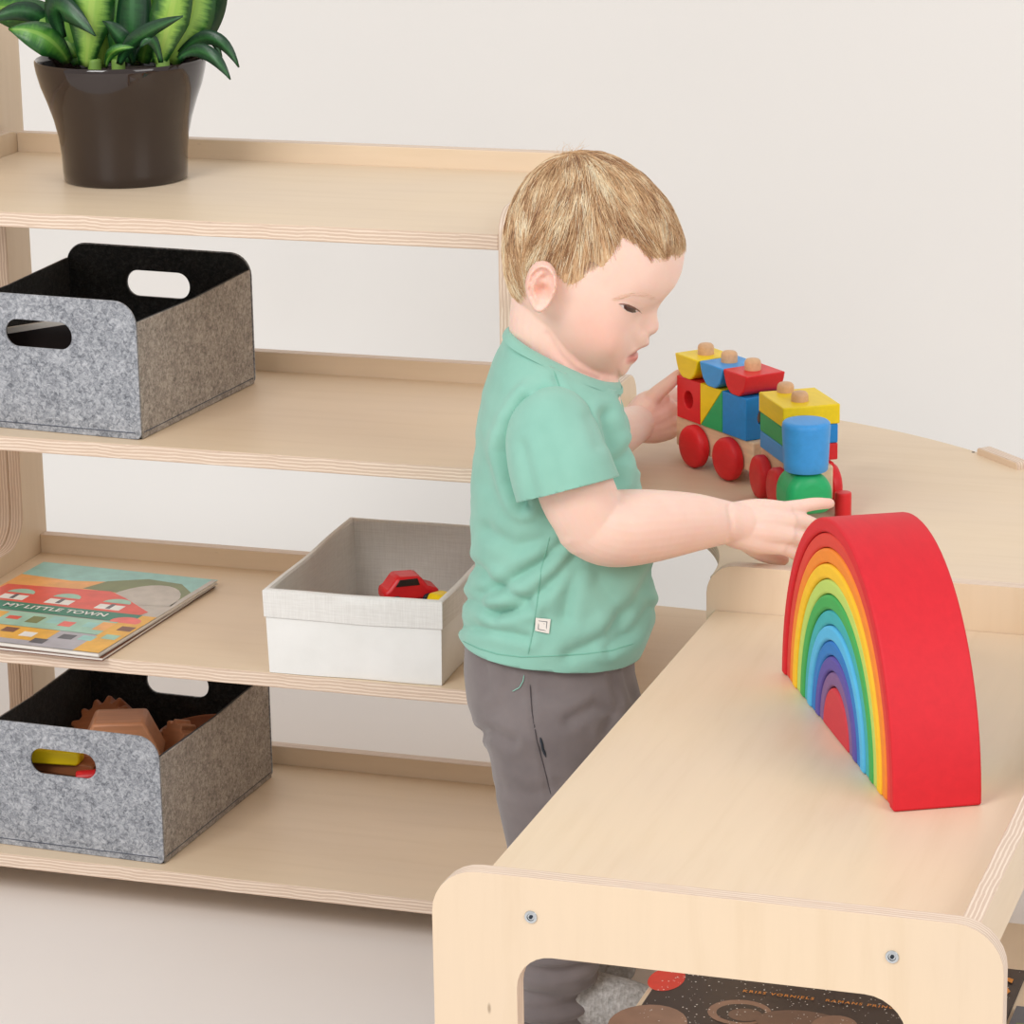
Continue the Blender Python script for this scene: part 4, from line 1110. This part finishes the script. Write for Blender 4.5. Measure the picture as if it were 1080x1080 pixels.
t.set(Roughness=0.46); t.b.inputs['Specular IOR Level'].default_value = 0.35
t.b.inputs['Subsurface Weight'].default_value = 0.35
t.b.inputs['Subsurface Radius'].default_value = (0.008, 0.003, 0.0015)
t.b.inputs['Subsurface Scale'].default_value = 0.6
t.bump(t.noise(t.coord('Object'), 900, 2), 0.06, 0.0004); M['skin'] = t.m
person = empty('person', (0, 0, 0)); person.matrix_basis = CF.copy()
tag(person, 'toddler in mint green t-shirt and grey trousers playing with the toy train', 'person')
link('body', body, M['skin'], person, CF, angle=180)

# --- shirt
def cut_mesh(me, planes):
    """delete faces on the far side of local planes (point, normal, test)"""
    V = get_v(me); bm = bmesh.new(); bm.from_mesh(me)
    for p, n_, near_ in planes:
        p = Vector(p); n_ = Vector(n_)
        vs = [v for v in bm.verts if near_ is None or near_(v.co)]
        vset = set(vs)
        geom = vs+[e for e in bm.edges if e.verts[0] in vset and e.verts[1] in vset]+[f for f in bm.faces if all(v in vset for v in f.verts)]
        bmesh.ops.bisect_plane(bm, geom=geom, plane_co=p, plane_no=n_, clear_outer=True, clear_inner=False)
    bm.to_mesh(me); bm.free(); return me
sp_ = [rings_solid(torso_rings(SHIRT, 56))]
CU0, CU1 = PC(570, 430, -0.070), PC(602, 522, -0.108)
shirt = fuse(sp_, 0.0028, 6, 0.6)
SV = get_v(shirt); SN = get_n(shirt); SQ = proj(SV)
nearS = (SV[:, 1] < 0.01)*1.0
folds = [  # polyline in pixels, width px, depth m (valley), ridge offset
    ([(556, 424), (541, 446), (534, 476), (541, 508), (553, 532)], 4.5, 0.0065), ([(562, 414), (575, 412), (590, 418)], 4, 0.002), ([(636, 438), (644, 470), (648, 505)], 5, 0.004),
    ([(600, 566), (575, 590), (540, 612), (512, 626)], 5, 0.0040), ([(606, 580), (585, 610), (560, 632), (525, 648)], 5, 0.0032), ([(503, 596), (528, 622), (556, 632)], 4.5, 0.0034),
    ([(497, 632), (524, 646), (560, 642)], 4, 0.003), ([(488, 660), (520, 664), (556, 672)], 4, 0.0026), ([(690, 600), (668, 640), (640, 672), (600, 690)], 6, 0.003), ([(684, 640), (664, 668), (640, 684)], 4, 0.0024),
    ([(612, 585), (600, 620), (596, 650)], 6, 0.0026), ([(625, 600), (650, 640), (655, 670)], 8, 0.002), ([(655, 420), (664, 450), (672, 490)], 4, 0.0035), ([(662, 470), (650, 490), (650, 515)], 4, 0.0025),
    ([(515, 560), (545, 575), (575, 570)], 6, 0.002), ([(585, 400), (592, 416), (590, 430)], 3, 0.0012), ([(590, 440), (596, 470), (604, 500)], 6, 0.0015), ([(508, 470), (520, 520), (512, 560)], 8, 0.0015)]
disp = np.zeros(len(SV))
for poly, s, dpt in folds:
    d = seg_dist(SQ, poly)
    dpt *= 1.55
    disp -= dpt*np.exp(-d*d/(2*s*s))
    disp += 0.45*dpt*np.exp(-(d-2.3*s)**2/(2*(1.1*s)**2))
for k in range(len(SV)):
    if SV[k, 2] < PC(600, 560)[2] or True:
        p = SV[k]; disp[k] += 0.0016*mnoise.noise(Vector((p[0]*22, p[1]*16, p[2]*30)))+0.0010*mnoise.noise(Vector((p[0]*50+3, p[1]*40, p[2]*70)))
fade = np.clip((PC(560, 360)[2]+0.02-SV[:, 2])/0.03, 0.15, 1)
SV = SV+SN*(disp*np.where(nearS > 0, 1, 0.6)*fade)[:, None]
set_v(shirt, SV)
# hem, collar and cuffs are cut open
hb, hf_ = PC(483, 667), PC(674, 681)
hem_n = np.cross(hf_-hb, np.array([0, 1.0, 0])); hem_n = hem_n/np.linalg.norm(hem_n); hem_n = hem_n if hem_n[2] < 0 else -hem_n
cb_, cf_ = PC(538, 354), PC(650, 405)
col_n = np.cross(cf_-cb_, np.array([0, 1.0, 0])); col_n = col_n/np.linalg.norm(col_n); col_n = col_n if col_n[2] > 0 else -col_n
shirt = cut_mesh(shirt, [(hb, hem_n, None), (cb_, col_n, None)])
t = NT('mint_jersey')
v_ = t.coord('Object'); kn = t.noise(t.coord('Object', (1, 1, 0.35)), 1500, 2)
t.color(t.ramp(t.noise(v_, 16, 3), [(0.3, srgb(136, 188, 171)), (0.7, srgb(148, 199, 182))]))
t.set(Roughness=0.9); t.b.inputs['Specular IOR Level'].default_value = 0.15; t.b.inputs['Sheen Weight'].default_value = 0.25
t.bump(kn, 0.15, 0.0005); M['shirt'] = t.m
so = link('shirt', shirt, M['shirt'], person, CF, angle=180)
sm = so.modifiers.new('cloth', 'SOLIDIFY'); sm.thickness = 0.0016; sm.offset = 1
def sleeve(path, rad, cutp, cutn, inner_cut, flds):
    me = fuse([tube(path, rad, 40, 8)], 0.0025, 3, 0.5)
    V, N = get_v(me), get_n(me); Q = proj(V); d_ = np.zeros(len(V))
    for poly, s_, dpt in flds:
        d = seg_dist(Q, poly); d_ -= dpt*np.exp(-d*d/(2*s_*s_)); d_ += 0.4*dpt*np.exp(-(d-2.2*s_)**2/(2*(1.1*s_)**2))
    d_ += np.array([0.0016*mnoise.noise(Vector((p[0]*26, p[1]*20, p[2]*24))) for p in V])
    set_v(me, V+N*d_[:, None])
    me = cut_mesh(me, [(cutp, cutn, None)]+inner_cut)
    o = link('sleeve', me, M['shirt'], so, CF, angle=180)
    m_ = o.modifiers.new('cloth', 'SOLIDIFY'); m_.thickness = 0.0016; m_.offset = 1
    return o
cu_n = PC(612, 552, -0.114)-PC(585, 480, -0.098); cu_n /= np.linalg.norm(cu_n)
cu_n = cu_n+np.array([-0.10, 0, -0.05]); cu_n /= np.linalg.norm(cu_n)
sleeve([PC(592, 436, -0.044), PC(583, 450, -0.070), PC(586, 478, -0.092), PC(598, 513, -0.105), PC(612, 555, -0.112)], [0.024, 0.0375, 0.0430, 0.0460, 0.047], PC(599, 516, -0.107), cu_n, [],
       [([(575, 440), (590, 480), (600, 510)], 7, 0.0016), ([(620, 440), (630, 470)], 5, 0.0016), ([(552, 470), (560, 505), (566, 530)], 5, 0.0022)])
fu_n = PC(646, 462, 0.19)-PC(618, 436, 0.085); fu_n /= np.linalg.norm(fu_n)
sleeve([PC(590, 430, 0.040), PC(598, 442, 0.070), PC(610, 452, 0.125), PC(630, 464, 0.19)], [0.026, 0.0360, 0.0395, 0.040], PC(620, 458, 0.158), fu_n, [], [])
# collar band
cr = torso_rings([((536.5, 347), (651, 400.5), 0.0475), ((533.5, 356.5), (653.5, 409.5), 0.0565, 0.003)], 64, 0.0)
c0_, c1_ = np.array(cr[0]), np.array(cr[1]); cc = c0_.mean(0)
sh_ = lambda A, k: A+(A-A.mean(0))/np.linalg.norm(A-A.mean(0), axis=1)[:, None]*k
lv = [sh_(c0_, -0.0030), sh_(c0_, 0.0004), sh_(c0_*0.66+c1_*0.34, 0.0022), sh_(c1_*0.72+c0_*0.28, 0.0034), sh_(c1_, 0.0036), sh_(c1_, -0.004)]
link('collar', loops_mesh('collar', [l.tolist() for l in lv]), M['shirt'], so, CF, angle=60)

# --- trousers
pp = [rings_solid(torso_rings(PANTS, 48, 0.004))]
for L in (NL, FLg):
    q4 = leg_pts(L); e = q4[-1]+np.array([0, 0, 0.0])
    pp.append(tube([q4[0], q4[1], q4[2], q4[3], q4[4]], [0.063, 0.054, 0.047, 0.044, 0.036], 28, 6))
pants = fuse(pp, 0.0032, 6, 0.6)
PV = get_v(pants); PN = get_n(pants); PQ = proj(PV)
dp = np.zeros(len(PV))
for poly, s, dpt in [([(500, 775), (520, 772), (540, 782)], 5, 0.004), ([(640, 770), (648, 752), (628, 744), (600, 760)], 5, 0.0035), ([(645, 712), (652, 740)], 3, 0.002), ([(660, 708), (668, 735)], 3, 0.002),
                     ([(560, 715), (562, 760), (572, 800), (580, 840)], 2.0, 0.0018), ([(530, 830), (560, 838), (590, 830)], 6, 0.002), ([(510, 700), (514, 730)], 4, 0.0016), ([(535, 705), (537, 728)], 4, 0.0014)]:
    d = seg_dist(PQ, poly); dp -= dpt*np.exp(-d*d/(2*s*s)); dp += 0.4*dpt*np.exp(-(d-2.2*s)**2/(2*(1.1*s)**2))
# gathered folds toward the ankle cuffs
zlow = np.clip((0.20-PV[:, 2])/0.12, 0, 1)
for k in range(len(PV)):
    p = PV[k]; dp[k] += 0.0018*mnoise.noise(Vector((p[0]*20, p[1]*20, p[2]*16)))
    if zlow[k] > 0: dp[k] += zlow[k]*0.0095*mnoise.noise(Vector((p[0]*18, p[1]*18, p[2]*95)))
PV = PV+PN*dp[:, None]; PV[:, 2] = np.maximum(PV[:, 2], FLOORZ+0.006)
set_v(pants, PV)
t = NT('grey_sweat_fabric')
t.color(t.ramp(t.noise(t.coord(), 22, 3), [(0.3, srgb(116, 108, 108)), (0.7, srgb(130, 121, 120))])); t.set(Roughness=0.95)
t.b.inputs['Specular IOR Level'].default_value = 0.12; t.b.inputs['Sheen Weight'].default_value = 0.3
t.bump(t.noise(t.coord(), 1100, 2), 0.15, 0.0005); M['pants'] = t.m
link('trousers', pants, M['pants'], person, CF, angle=180)
# --- socks
t = NT('grey_knit')
w = t.new('ShaderNodeTexWave'); w.inputs['Scale'].default_value = 260; w.inputs['Distortion'].default_value = 3; t.link(t.coord(), w.inputs[0])
t.color(t.ramp(t.noise(t.coord(), 260, 3), [(0.3, srgb(160, 156, 152)), (0.7, srgb(208, 206, 204))])); t.set(Roughness=0.95); t.bump(w.outputs['Fac'], 0.5, 0.0012); M['sock'] = t.m
for L in (NL, FLg):
    fp = foot_pts(L, 0); a = leg_pts(L)[-1]
    sk = fuse([tube(fp, [0.0255, 0.0275, 0.0255, 0.0185], 22, 6), tube([a+np.array([0, 0, 0.012]), (a+fp[0])/2, fp[0]+np.array([0.006, 0, 0.0])], [0.0285, 0.0265, 0.0255], 22, 5)], 0.0025, 4, 0.5)
    kv = get_v(sk); kv[:, 2] = np.maximum(kv[:, 2], FLOORZ+0.0008); set_v(sk, kv)
    link('sock', sk, M['sock'], person, CF, angle=180)

# --- things laid on the surface of skin and cloth
from mathutils.bvhtree import BVHTree
CI = CF.inverted()
def bvh_of(me, thick=0.0):
    V = get_v(me)
    if thick: V = V+get_n(me)*thick
    return BVHTree.FromPolygons(V.tolist(), [tuple(p.vertices) for p in me.polygons])
cam_l = CI @ Vector(CAM)
def hit(tree, px, py):
    d = (CI.to_3x3() @ Vector(ray(px, py))).normalized()
    loc, n_, i, dist = tree.ray_cast(cam_l, d)
    return (loc, n_) if loc is not None else (None, None)
def densify(poly, step=2.0):
    out = []
    for (x0, y0), (x1, y1) in zip(poly, poly[1:]):
        k = max(1, int(math.hypot(x1-x0, y1-y0)/step))
        out += [(x0+(x1-x0)*i/k, y0+(y1-y0)*i/k) for i in range(k)]
    return out+[poly[-1]]
def surf_line(name, tree, poly, r, mat, parent, lift=0.0, step=3.0, n=6):
    pts = []
    for x, y in densify(poly, step):
        p, nn = hit(tree, x, y)
        if p is not None: pts.append(np.array(p+nn*lift))
    if len(pts) < 3: return None
    rr = [r]*len(pts); rr[0] = rr[-1] = r*0.4
    v, f = tube(pts, rr, n, 1)
    return link(name, mesh(name, v, f), mat, parent, CF, angle=180)
tb_body = bvh_of(body); tb_shirt = bvh_of(shirt, 0.0016); tb_pants = bvh_of(pants)
def mirror(me):
    m2 = me.copy(); V = get_v(m2); V[:, 1] *= -1; set_v(m2, V); m2.flip_normals(); return m2
def patch(name, tree, up_, lo_, lift, mat, parent, n=14, m=5, both=True):
    """surface patch between an upper and a lower pixel curve"""
    def samp(poly, t_):
        L = [0]
        for a, b in zip(poly, poly[1:]): L.append(L[-1]+math.hypot(b[0]-a[0], b[1]-a[1]))
        return np.interp(t_*L[-1], L, [p[0] for p in poly]), np.interp(t_*L[-1], L, [p[1] for p in poly])
    v, f = [], []
    for i in range(n+1):
        a, b = samp(up_, i/n), samp(lo_, i/n)
        for j in range(m+1):
            s_ = j/m; p, nn = hit(tree, a[0]+(b[0]-a[0])*s_, a[1]+(b[1]-a[1])*s_)
            bulge = lift*(0.35+0.65*math.sin(PI*s_)*math.sin(PI*i/n))
            v.append(np.array(p+nn*bulge))
    for i in range(n):
        for j in range(m): f.append((i*(m+1)+j, (i+1)*(m+1)+j, (i+1)*(m+1)+j+1, i*(m+1)+j+1))
    me = mesh(name, v, f)
    o = link(name, me, mat, parent, CF, angle=180)
    if both:
        o2 = link(name, mirror(me), mat, parent, CF, angle=180)
    return o
M['sclera'] = simple('eye_white', (222, 208, 204), 0.25, 0.03, 40, 0.5)
M['iris'] = simple('eye_iris', (72, 48, 42), 0.12, 0.1, 200, 0.6)
M['lash'] = simple('lash_brown', (140, 98, 80), 0.6)
M['brow'] = simple('brow_blond', (222, 186, 156), 0.7)
eye_u = [(653.5, 321.0), (658, 320.6), (663, 321.6), (668.5, 324.0), (673.5, 327.2)]
eye_l = [(653.5, 321.6), (657.5, 325.8), (663, 329.2), (668.5, 330.2), (673.5, 328.2)]
eo = patch('eye', tb_body, eye_u, eye_l, 0.0007, M['sclera'], person)
patch('iris', tb_body, [(657.0, 321.6), (661, 321.4), (666.5, 323.4), (670.5, 325.6)], [(657.0, 324.2), (661, 327.8), (666.5, 329.6), (670.5, 329.2)], 0.0012, M['iris'], person, 8, 4)
def both_line(name, poly, r, mat, lift):
    o = surf_line(name, tb_body, poly, r, mat, person, lift, 1.5)
    if o: link(name, mirror(o.data), mat, person, CF, angle=180)
both_line('eyelid_edge', [(652.5, 320.6)]+eye_u[1:]+[(675, 328.4)], 0.00055, M['lash'], 0.0005)
lv, lf = [], []
def strand(V, F, pts, r0, r1):
    """thin three-sided strand appended to V, F"""
    k = len(V); n = len(pts)
    t_ = pts[-1]-pts[0]; t_ = t_/(np.linalg.norm(t_)+1e-9)
    a = np.cross(t_, [0.3, 0.5, 0.8]); a /= np.linalg.norm(a)+1e-9; b = np.cross(t_, a)
    for i, p in enumerate(pts):
        r = r0+(r1-r0)*i/(n-1)
        for ang in (0, 2.094, 4.189): V.append(p+(math.cos(ang)*a+math.sin(ang)*b)*r)
    for i in range(n-1):
        for j in range(3): F.append((k+i*3+j, k+i*3+(j+1) % 3, k+(i+1)*3+(j+1) % 3, k+(i+1)*3+j))
for i in range(16):
    s_ = 0.30+0.7*i/15; k = s_*(len(eye_u)-1); j = min(int(k), len(eye_u)-2); fr_ = k-j
    x = eye_u[j][0]*(1-fr_)+eye_u[j+1][0]*fr_; y = eye_u[j][1]*(1-fr_)+eye_u[j+1][1]*fr_
    p, nn = hit(tb_body, x, y); p = np.array(p)+np.array(nn)*0.0006
    d = np.array([0.75, -0.35, -0.55])*0.0042
    strand(lv, lf, [p, p+d*0.5+np.array([0, -0.0004, -0.0004]), p+d], 0.00016, 0.00004)
lme = mesh('eyelashes', lv, lf); link('eyelashes', lme, M['lash'], person, CF); link('eyelashes', mirror(lme), M['lash'], person, CF)
lv, lf = [], []
random.seed(5)
for i in range(55):
    s_ = random.random(); x = 650+42*s_; y = 315.5-5.5*math.sin(PI*min(1, s_*0.9))+random.uniform(-2, 2)
    p, nn = hit(tb_body, x, y); p2, n2 = hit(tb_body, x-5-2*random.random(), y+1.0*random.random())
    if p is None or p2 is None: continue
    strand(lv, lf, [np.array(p), np.array(p+p2)/2+np.array(nn)*0.0004, np.array(p2)+np.array(nn)*0.0003], 0.00012, 0.00004)
lme = mesh('eyebrow', lv, lf); link('eyebrow', lme, M['brow'], person, CF); link('eyebrow', mirror(lme), M['brow'], person, CF)

# --- hair: a cap with strands combed away from the crown
def hair_surf(th, y, off):
    W_ = wid_(th); u_ = np.clip(y/(W_+off), -0.985, 0.985)
    return smooth_r(th)*np.maximum(1-u_*u_, 0)**(PW/2)+off
def to_local(th, rho, y): return np.array([H3[0]+rho*math.cos(th), y, H3[2]+rho*math.sin(th)])
capmask = in_poly(sag_px(TH_, RHO).reshape(-1, 2), HAIRPOLY).reshape(RHO.shape)
hs = hair_soft(sag_px(TH_, RHO).reshape(-1, 2)).reshape(RHO.shape)
RC_ = RHO-hs*0.0016-(1-hs)*0.0006+0.0004; YC_ = Y_*(1-0.018*hs)
CVt = head_pt(TH_, RC_, YC_)
keep = {}; cv, cf2 = [], []
def vid(i, j):
    k = (i % nt, j)
    if k not in keep: keep[k] = len(cv); cv.append(CVt[k[0], k[1]])
    return keep[k]
for i in range(nt):
    for j in range(nu-1):
        if capmask[i, j] and capmask[(i+1) % nt, j] and capmask[i, j+1] and capmask[(i+1) % nt, j+1]:
            cf2.append((vid(i, j), vid(i+1, j), vid(i+1, j+1), vid(i, j+1)))
t = NT('blond_hair')
at = t.new('ShaderNodeVertexColor', layer_name='Col')
t.color(at.outputs['Color']); t.set(Roughness=0.45); t.b.inputs['Specular IOR Level'].default_value = 0.5; M['hair'] = t.m
t = NT('hair_roots'); t.color(t.ramp(t.noise(t.coord('Object', (60, 30, 20)), 6, 4), [(0.3, srgb(190, 150, 110)), (0.7, srgb(222, 186, 144))])); t.set(Roughness=0.7); M['hair_root'] = t.m
ho = link('hair', mesh('hair', cv, cf2), M['hair_root'], person, CF, angle=180)
rng = np.random.default_rng(11)
whorl = PC(600, 160); whorl = to_local(math.atan2(whorl[2]-H3[2], whorl[0]-H3[0]), 0.9*float(smooth_r(np.array(1.75))), 0.004)
pal = [srgb(248, 224, 186), srgb(238, 206, 162), srgb(222, 182, 136), srgb(198, 154, 112), srgb(252, 238, 208), srgb(166, 122, 88)]
def hair_project(P, off):
    """pull points onto the hair surface raised by off"""
    th = np.arctan2(P[:, 2]-H3[2], P[:, 0]-H3[0]); rho = np.hypot(P[:, 0]-H3[0], P[:, 2]-H3[2]); y = P[:, 1]
    r = smooth_r(th)
    uy = np.clip(np.abs(y)/wid_(th), 0, 1)
    # from the side: y follows from rho; from above: rho follows from y
    us_ = np.sqrt(np.maximum(1-np.clip(rho/r, 0, 1)**(2/PW), 0))
    ys_ = np.sign(y+1e-9)*us_*wid_e(th, us_)
    rr = r*np.maximum(1-uy*uy, 0)**(PW/2)
    side = np.clip((uy-0.70)/0.15, 0, 1)
    rho2 = rho*side+rr*(1-side); y2 = ys_*side+y*(1-side)
    nx = np.cos(th)*(1-side*0.8); nz = np.sin(th)*(1-side*0.8); ny = np.sign(y)*(0.15+0.85*side)*np.minimum(1, uy*1.2)
    N = np.stack([nx, ny, nz], 1); N /= np.linalg.norm(N, axis=1)[:, None]
    return np.stack([H3[0]+rho2*np.cos(th), y2, H3[2]+rho2*np.sin(th)], 1)+N*off[:, None], N
def sagq(P): return np.stack([H[0]+(P[:, 0]-H3[0])/SC_, H[1]-(P[:, 2]-H3[2])/SC_], 1)
# roots picked over the loft, by area
hm = np.array(CVt).reshape(-1, 3)[capmask.reshape(-1)]
area_w = (np.abs(RHO)*np.sqrt(np.maximum(1-UU**2, 0.02))**0.5).reshape(-1)[capmask.reshape(-1)]
pick = rng.choice(len(hm), 15000, p=area_w/area_w.sum())
P = hm[pick]+rng.normal(0, 0.0008, (len(pick), 3))
n = len(P); K = 7
L = rng.uniform(0.020, 0.042, n); lift0 = rng.uniform(0.0, 0.0022, n); jit = rng.normal(0, 0.13, (n, 3))
clk = np.sin(P[:, 0]*330+P[:, 1]*260+2*np.sin(P[:, 2]*210))
path = np.zeros((n, K, 3)); alive = np.ones((n, K), bool); over = rng.uniform(0.5, 6.0, n)
dead = np.zeros(n, bool)
for k in range(K):
    off = -0.0008+lift0*math.sin(PI*min(1, k/(K-1)*0.9))+0.0005*clk
    Q, N = hair_project(P, off); path[:, k] = Q
    sq = sagq(Q); outp = ~in_poly(sq, HAIRPOLY)
    dead |= outp & (seg_dist(sq, HAIRPOLY[:24]) > over) & (k > 0)
    alive[:, k] = ~dead
    d = Q-whorl; d /= np.linalg.norm(d, axis=1)[:, None]+1e-6
    sidew = np.minimum(1, np.abs(Q[:, 1])/0.045)
    fwd = 1/(1+np.exp(-(Q[:, 0]-H3[0]-0.012)/0.012))
    d = d+jit+np.array([0, 0, -0.45])*sidew[:, None]
    d[:, 0] += sidew*(-0.40*(1-fwd)+0.22*fwd)+0.14*clk
    d -= N*(d*N).sum(1)[:, None]; d /= np.linalg.norm(d, axis=1)[:, None]+1e-9
    P = Q+d*(L/(K-1))[:, None]
sv, sf, scol = [], [], []
tone = np.array([mnoise.noise(Vector((p[0]*95, p[1]*60, p[2]*60))) for p in path[:, 2]])
for i in range(n):
    m_ = int(alive[i].sum())
    if m_ < 3: continue
    k0 = len(sv); strand(sv, sf, list(path[i, :m_]), 0.00034, 0.00010)
    v_ = tone[i]*2.2+rng.normal(0, 0.55)
    c = pal[4] if v_ > 1.0 else pal[0] if v_ > 0.45 else pal[1] if v_ > -0.05 else pal[2] if v_ > -0.5 else pal[3] if v_ > -1.1 else pal[5]
    scol += [np.array(c[:3])]*(len(sv)-k0)
random.seed(11)
for i in range(26):                                                            # wisps standing up at the crown
    b_ = PC(596+random.uniform(-9, 14), 164+random.uniform(-2, 4), random.uniform(-0.012, 0.012))
    d = np.array([random.uniform(-0.008, 0.012), random.uniform(-0.006, 0.006), random.uniform(0.006, 0.015)])
    k0 = len(sv); strand(sv, sf, [b_, b_+d*0.6, b_+d+np.array([random.uniform(-0.005, 0.006), 0, -0.001])], 0.00016, 0.00005)
    scol += [np.array(pal[2][:3])]*(len(sv)-k0)
me = mesh('hair_strands', sv, sf); set_col(me, np.array(scol))
hso = link('hair_strands', me, M['hair'], ho, CF, angle=180); hso['kind'] = 'stuff'

# --- shirt and trouser details
M['seam'] = simple('seam_thread', (122, 180, 160), 0.9)
M['seam_dark'] = simple('trouser_seam', (78, 72, 74), 0.9)
for poly in ([(584, 391), (589, 404), (593, 418)], [(580, 566), (571, 600), (566, 640), (561, 672), (557, 690)]):
    surf_line('seam', tb_shirt, poly, 0.0006, M['seam'], so, 0.0)
surf_line('hem_stitch', tb_shirt, [(488, 676), (505, 684), (525, 690), (550, 693), (580, 692), (615, 690), (645, 686), (668, 679)], 0.0006, M['seam'], so, 0.0)
pts = [hit(tb_shirt, x, y) for x, y in ((565, 651), (581, 653), (579.5, 668), (564.5, 665))]
if all(p[0] is not None for p in pts):
    P4 = [np.array(p+n_*0.0016) for p, n_ in pts]; N4 = np.array(pts[0][1]); 
    lab = link('care_label', mesh('care_label', P4+[p-N4*0.0008 for p in P4], [(0, 1, 2, 3), (4, 7, 6, 5), (0, 4, 5, 1), (1, 5, 6, 2), (2, 6, 7, 3), (3, 7, 4, 0)]), M['paper'], so, CF, smooth=False)
    def onlab(u_, w_): return (P4[0]*(1-u_)+P4[1]*u_)*(1-w_)+(P4[3]*(1-u_)+P4[2]*u_)*w_+N4*0.0002
    vs, fs = [], []
    def mark(u0, w0, u1, w1):
        k = len(vs); vs.extend([onlab(u0, w0), onlab(u1, w0), onlab(u1, w1), onlab(u0, w1)]); fs.append((k, k+1, k+2, k+3))
    for a in ((.2, .15, .8, .2), (.2, .8, .8, .85), (.2, .15, .25, .85), (.75, .15, .8, .85), (.38, .32, .62, .38), (.38, .46, .62, .52), (.38, .60, .62, .66), (.47, .32, .53, .66)): mark(*a)
    link('label_print', mesh('label_print', vs, fs), mp['slate'], lab, CF, smooth=False)
surf_line('seam', tb_pants, [(559, 722), (561, 750), (566, 780), (574, 810), (581, 838)], 0.0006, M['seam_dark'], person, 0.0)
surf_line('thread_tack', tb_pants, [(570, 778), (572, 784), (573, 790), (576, 798)], 0.0013, M['black'], person, 0.0006)
surf_line('loose_thread', tb_pants, [(553, 712), (552, 718), (548, 725), (541, 729)], 0.0005, M['shirt'], person, 0.001, 2.0)
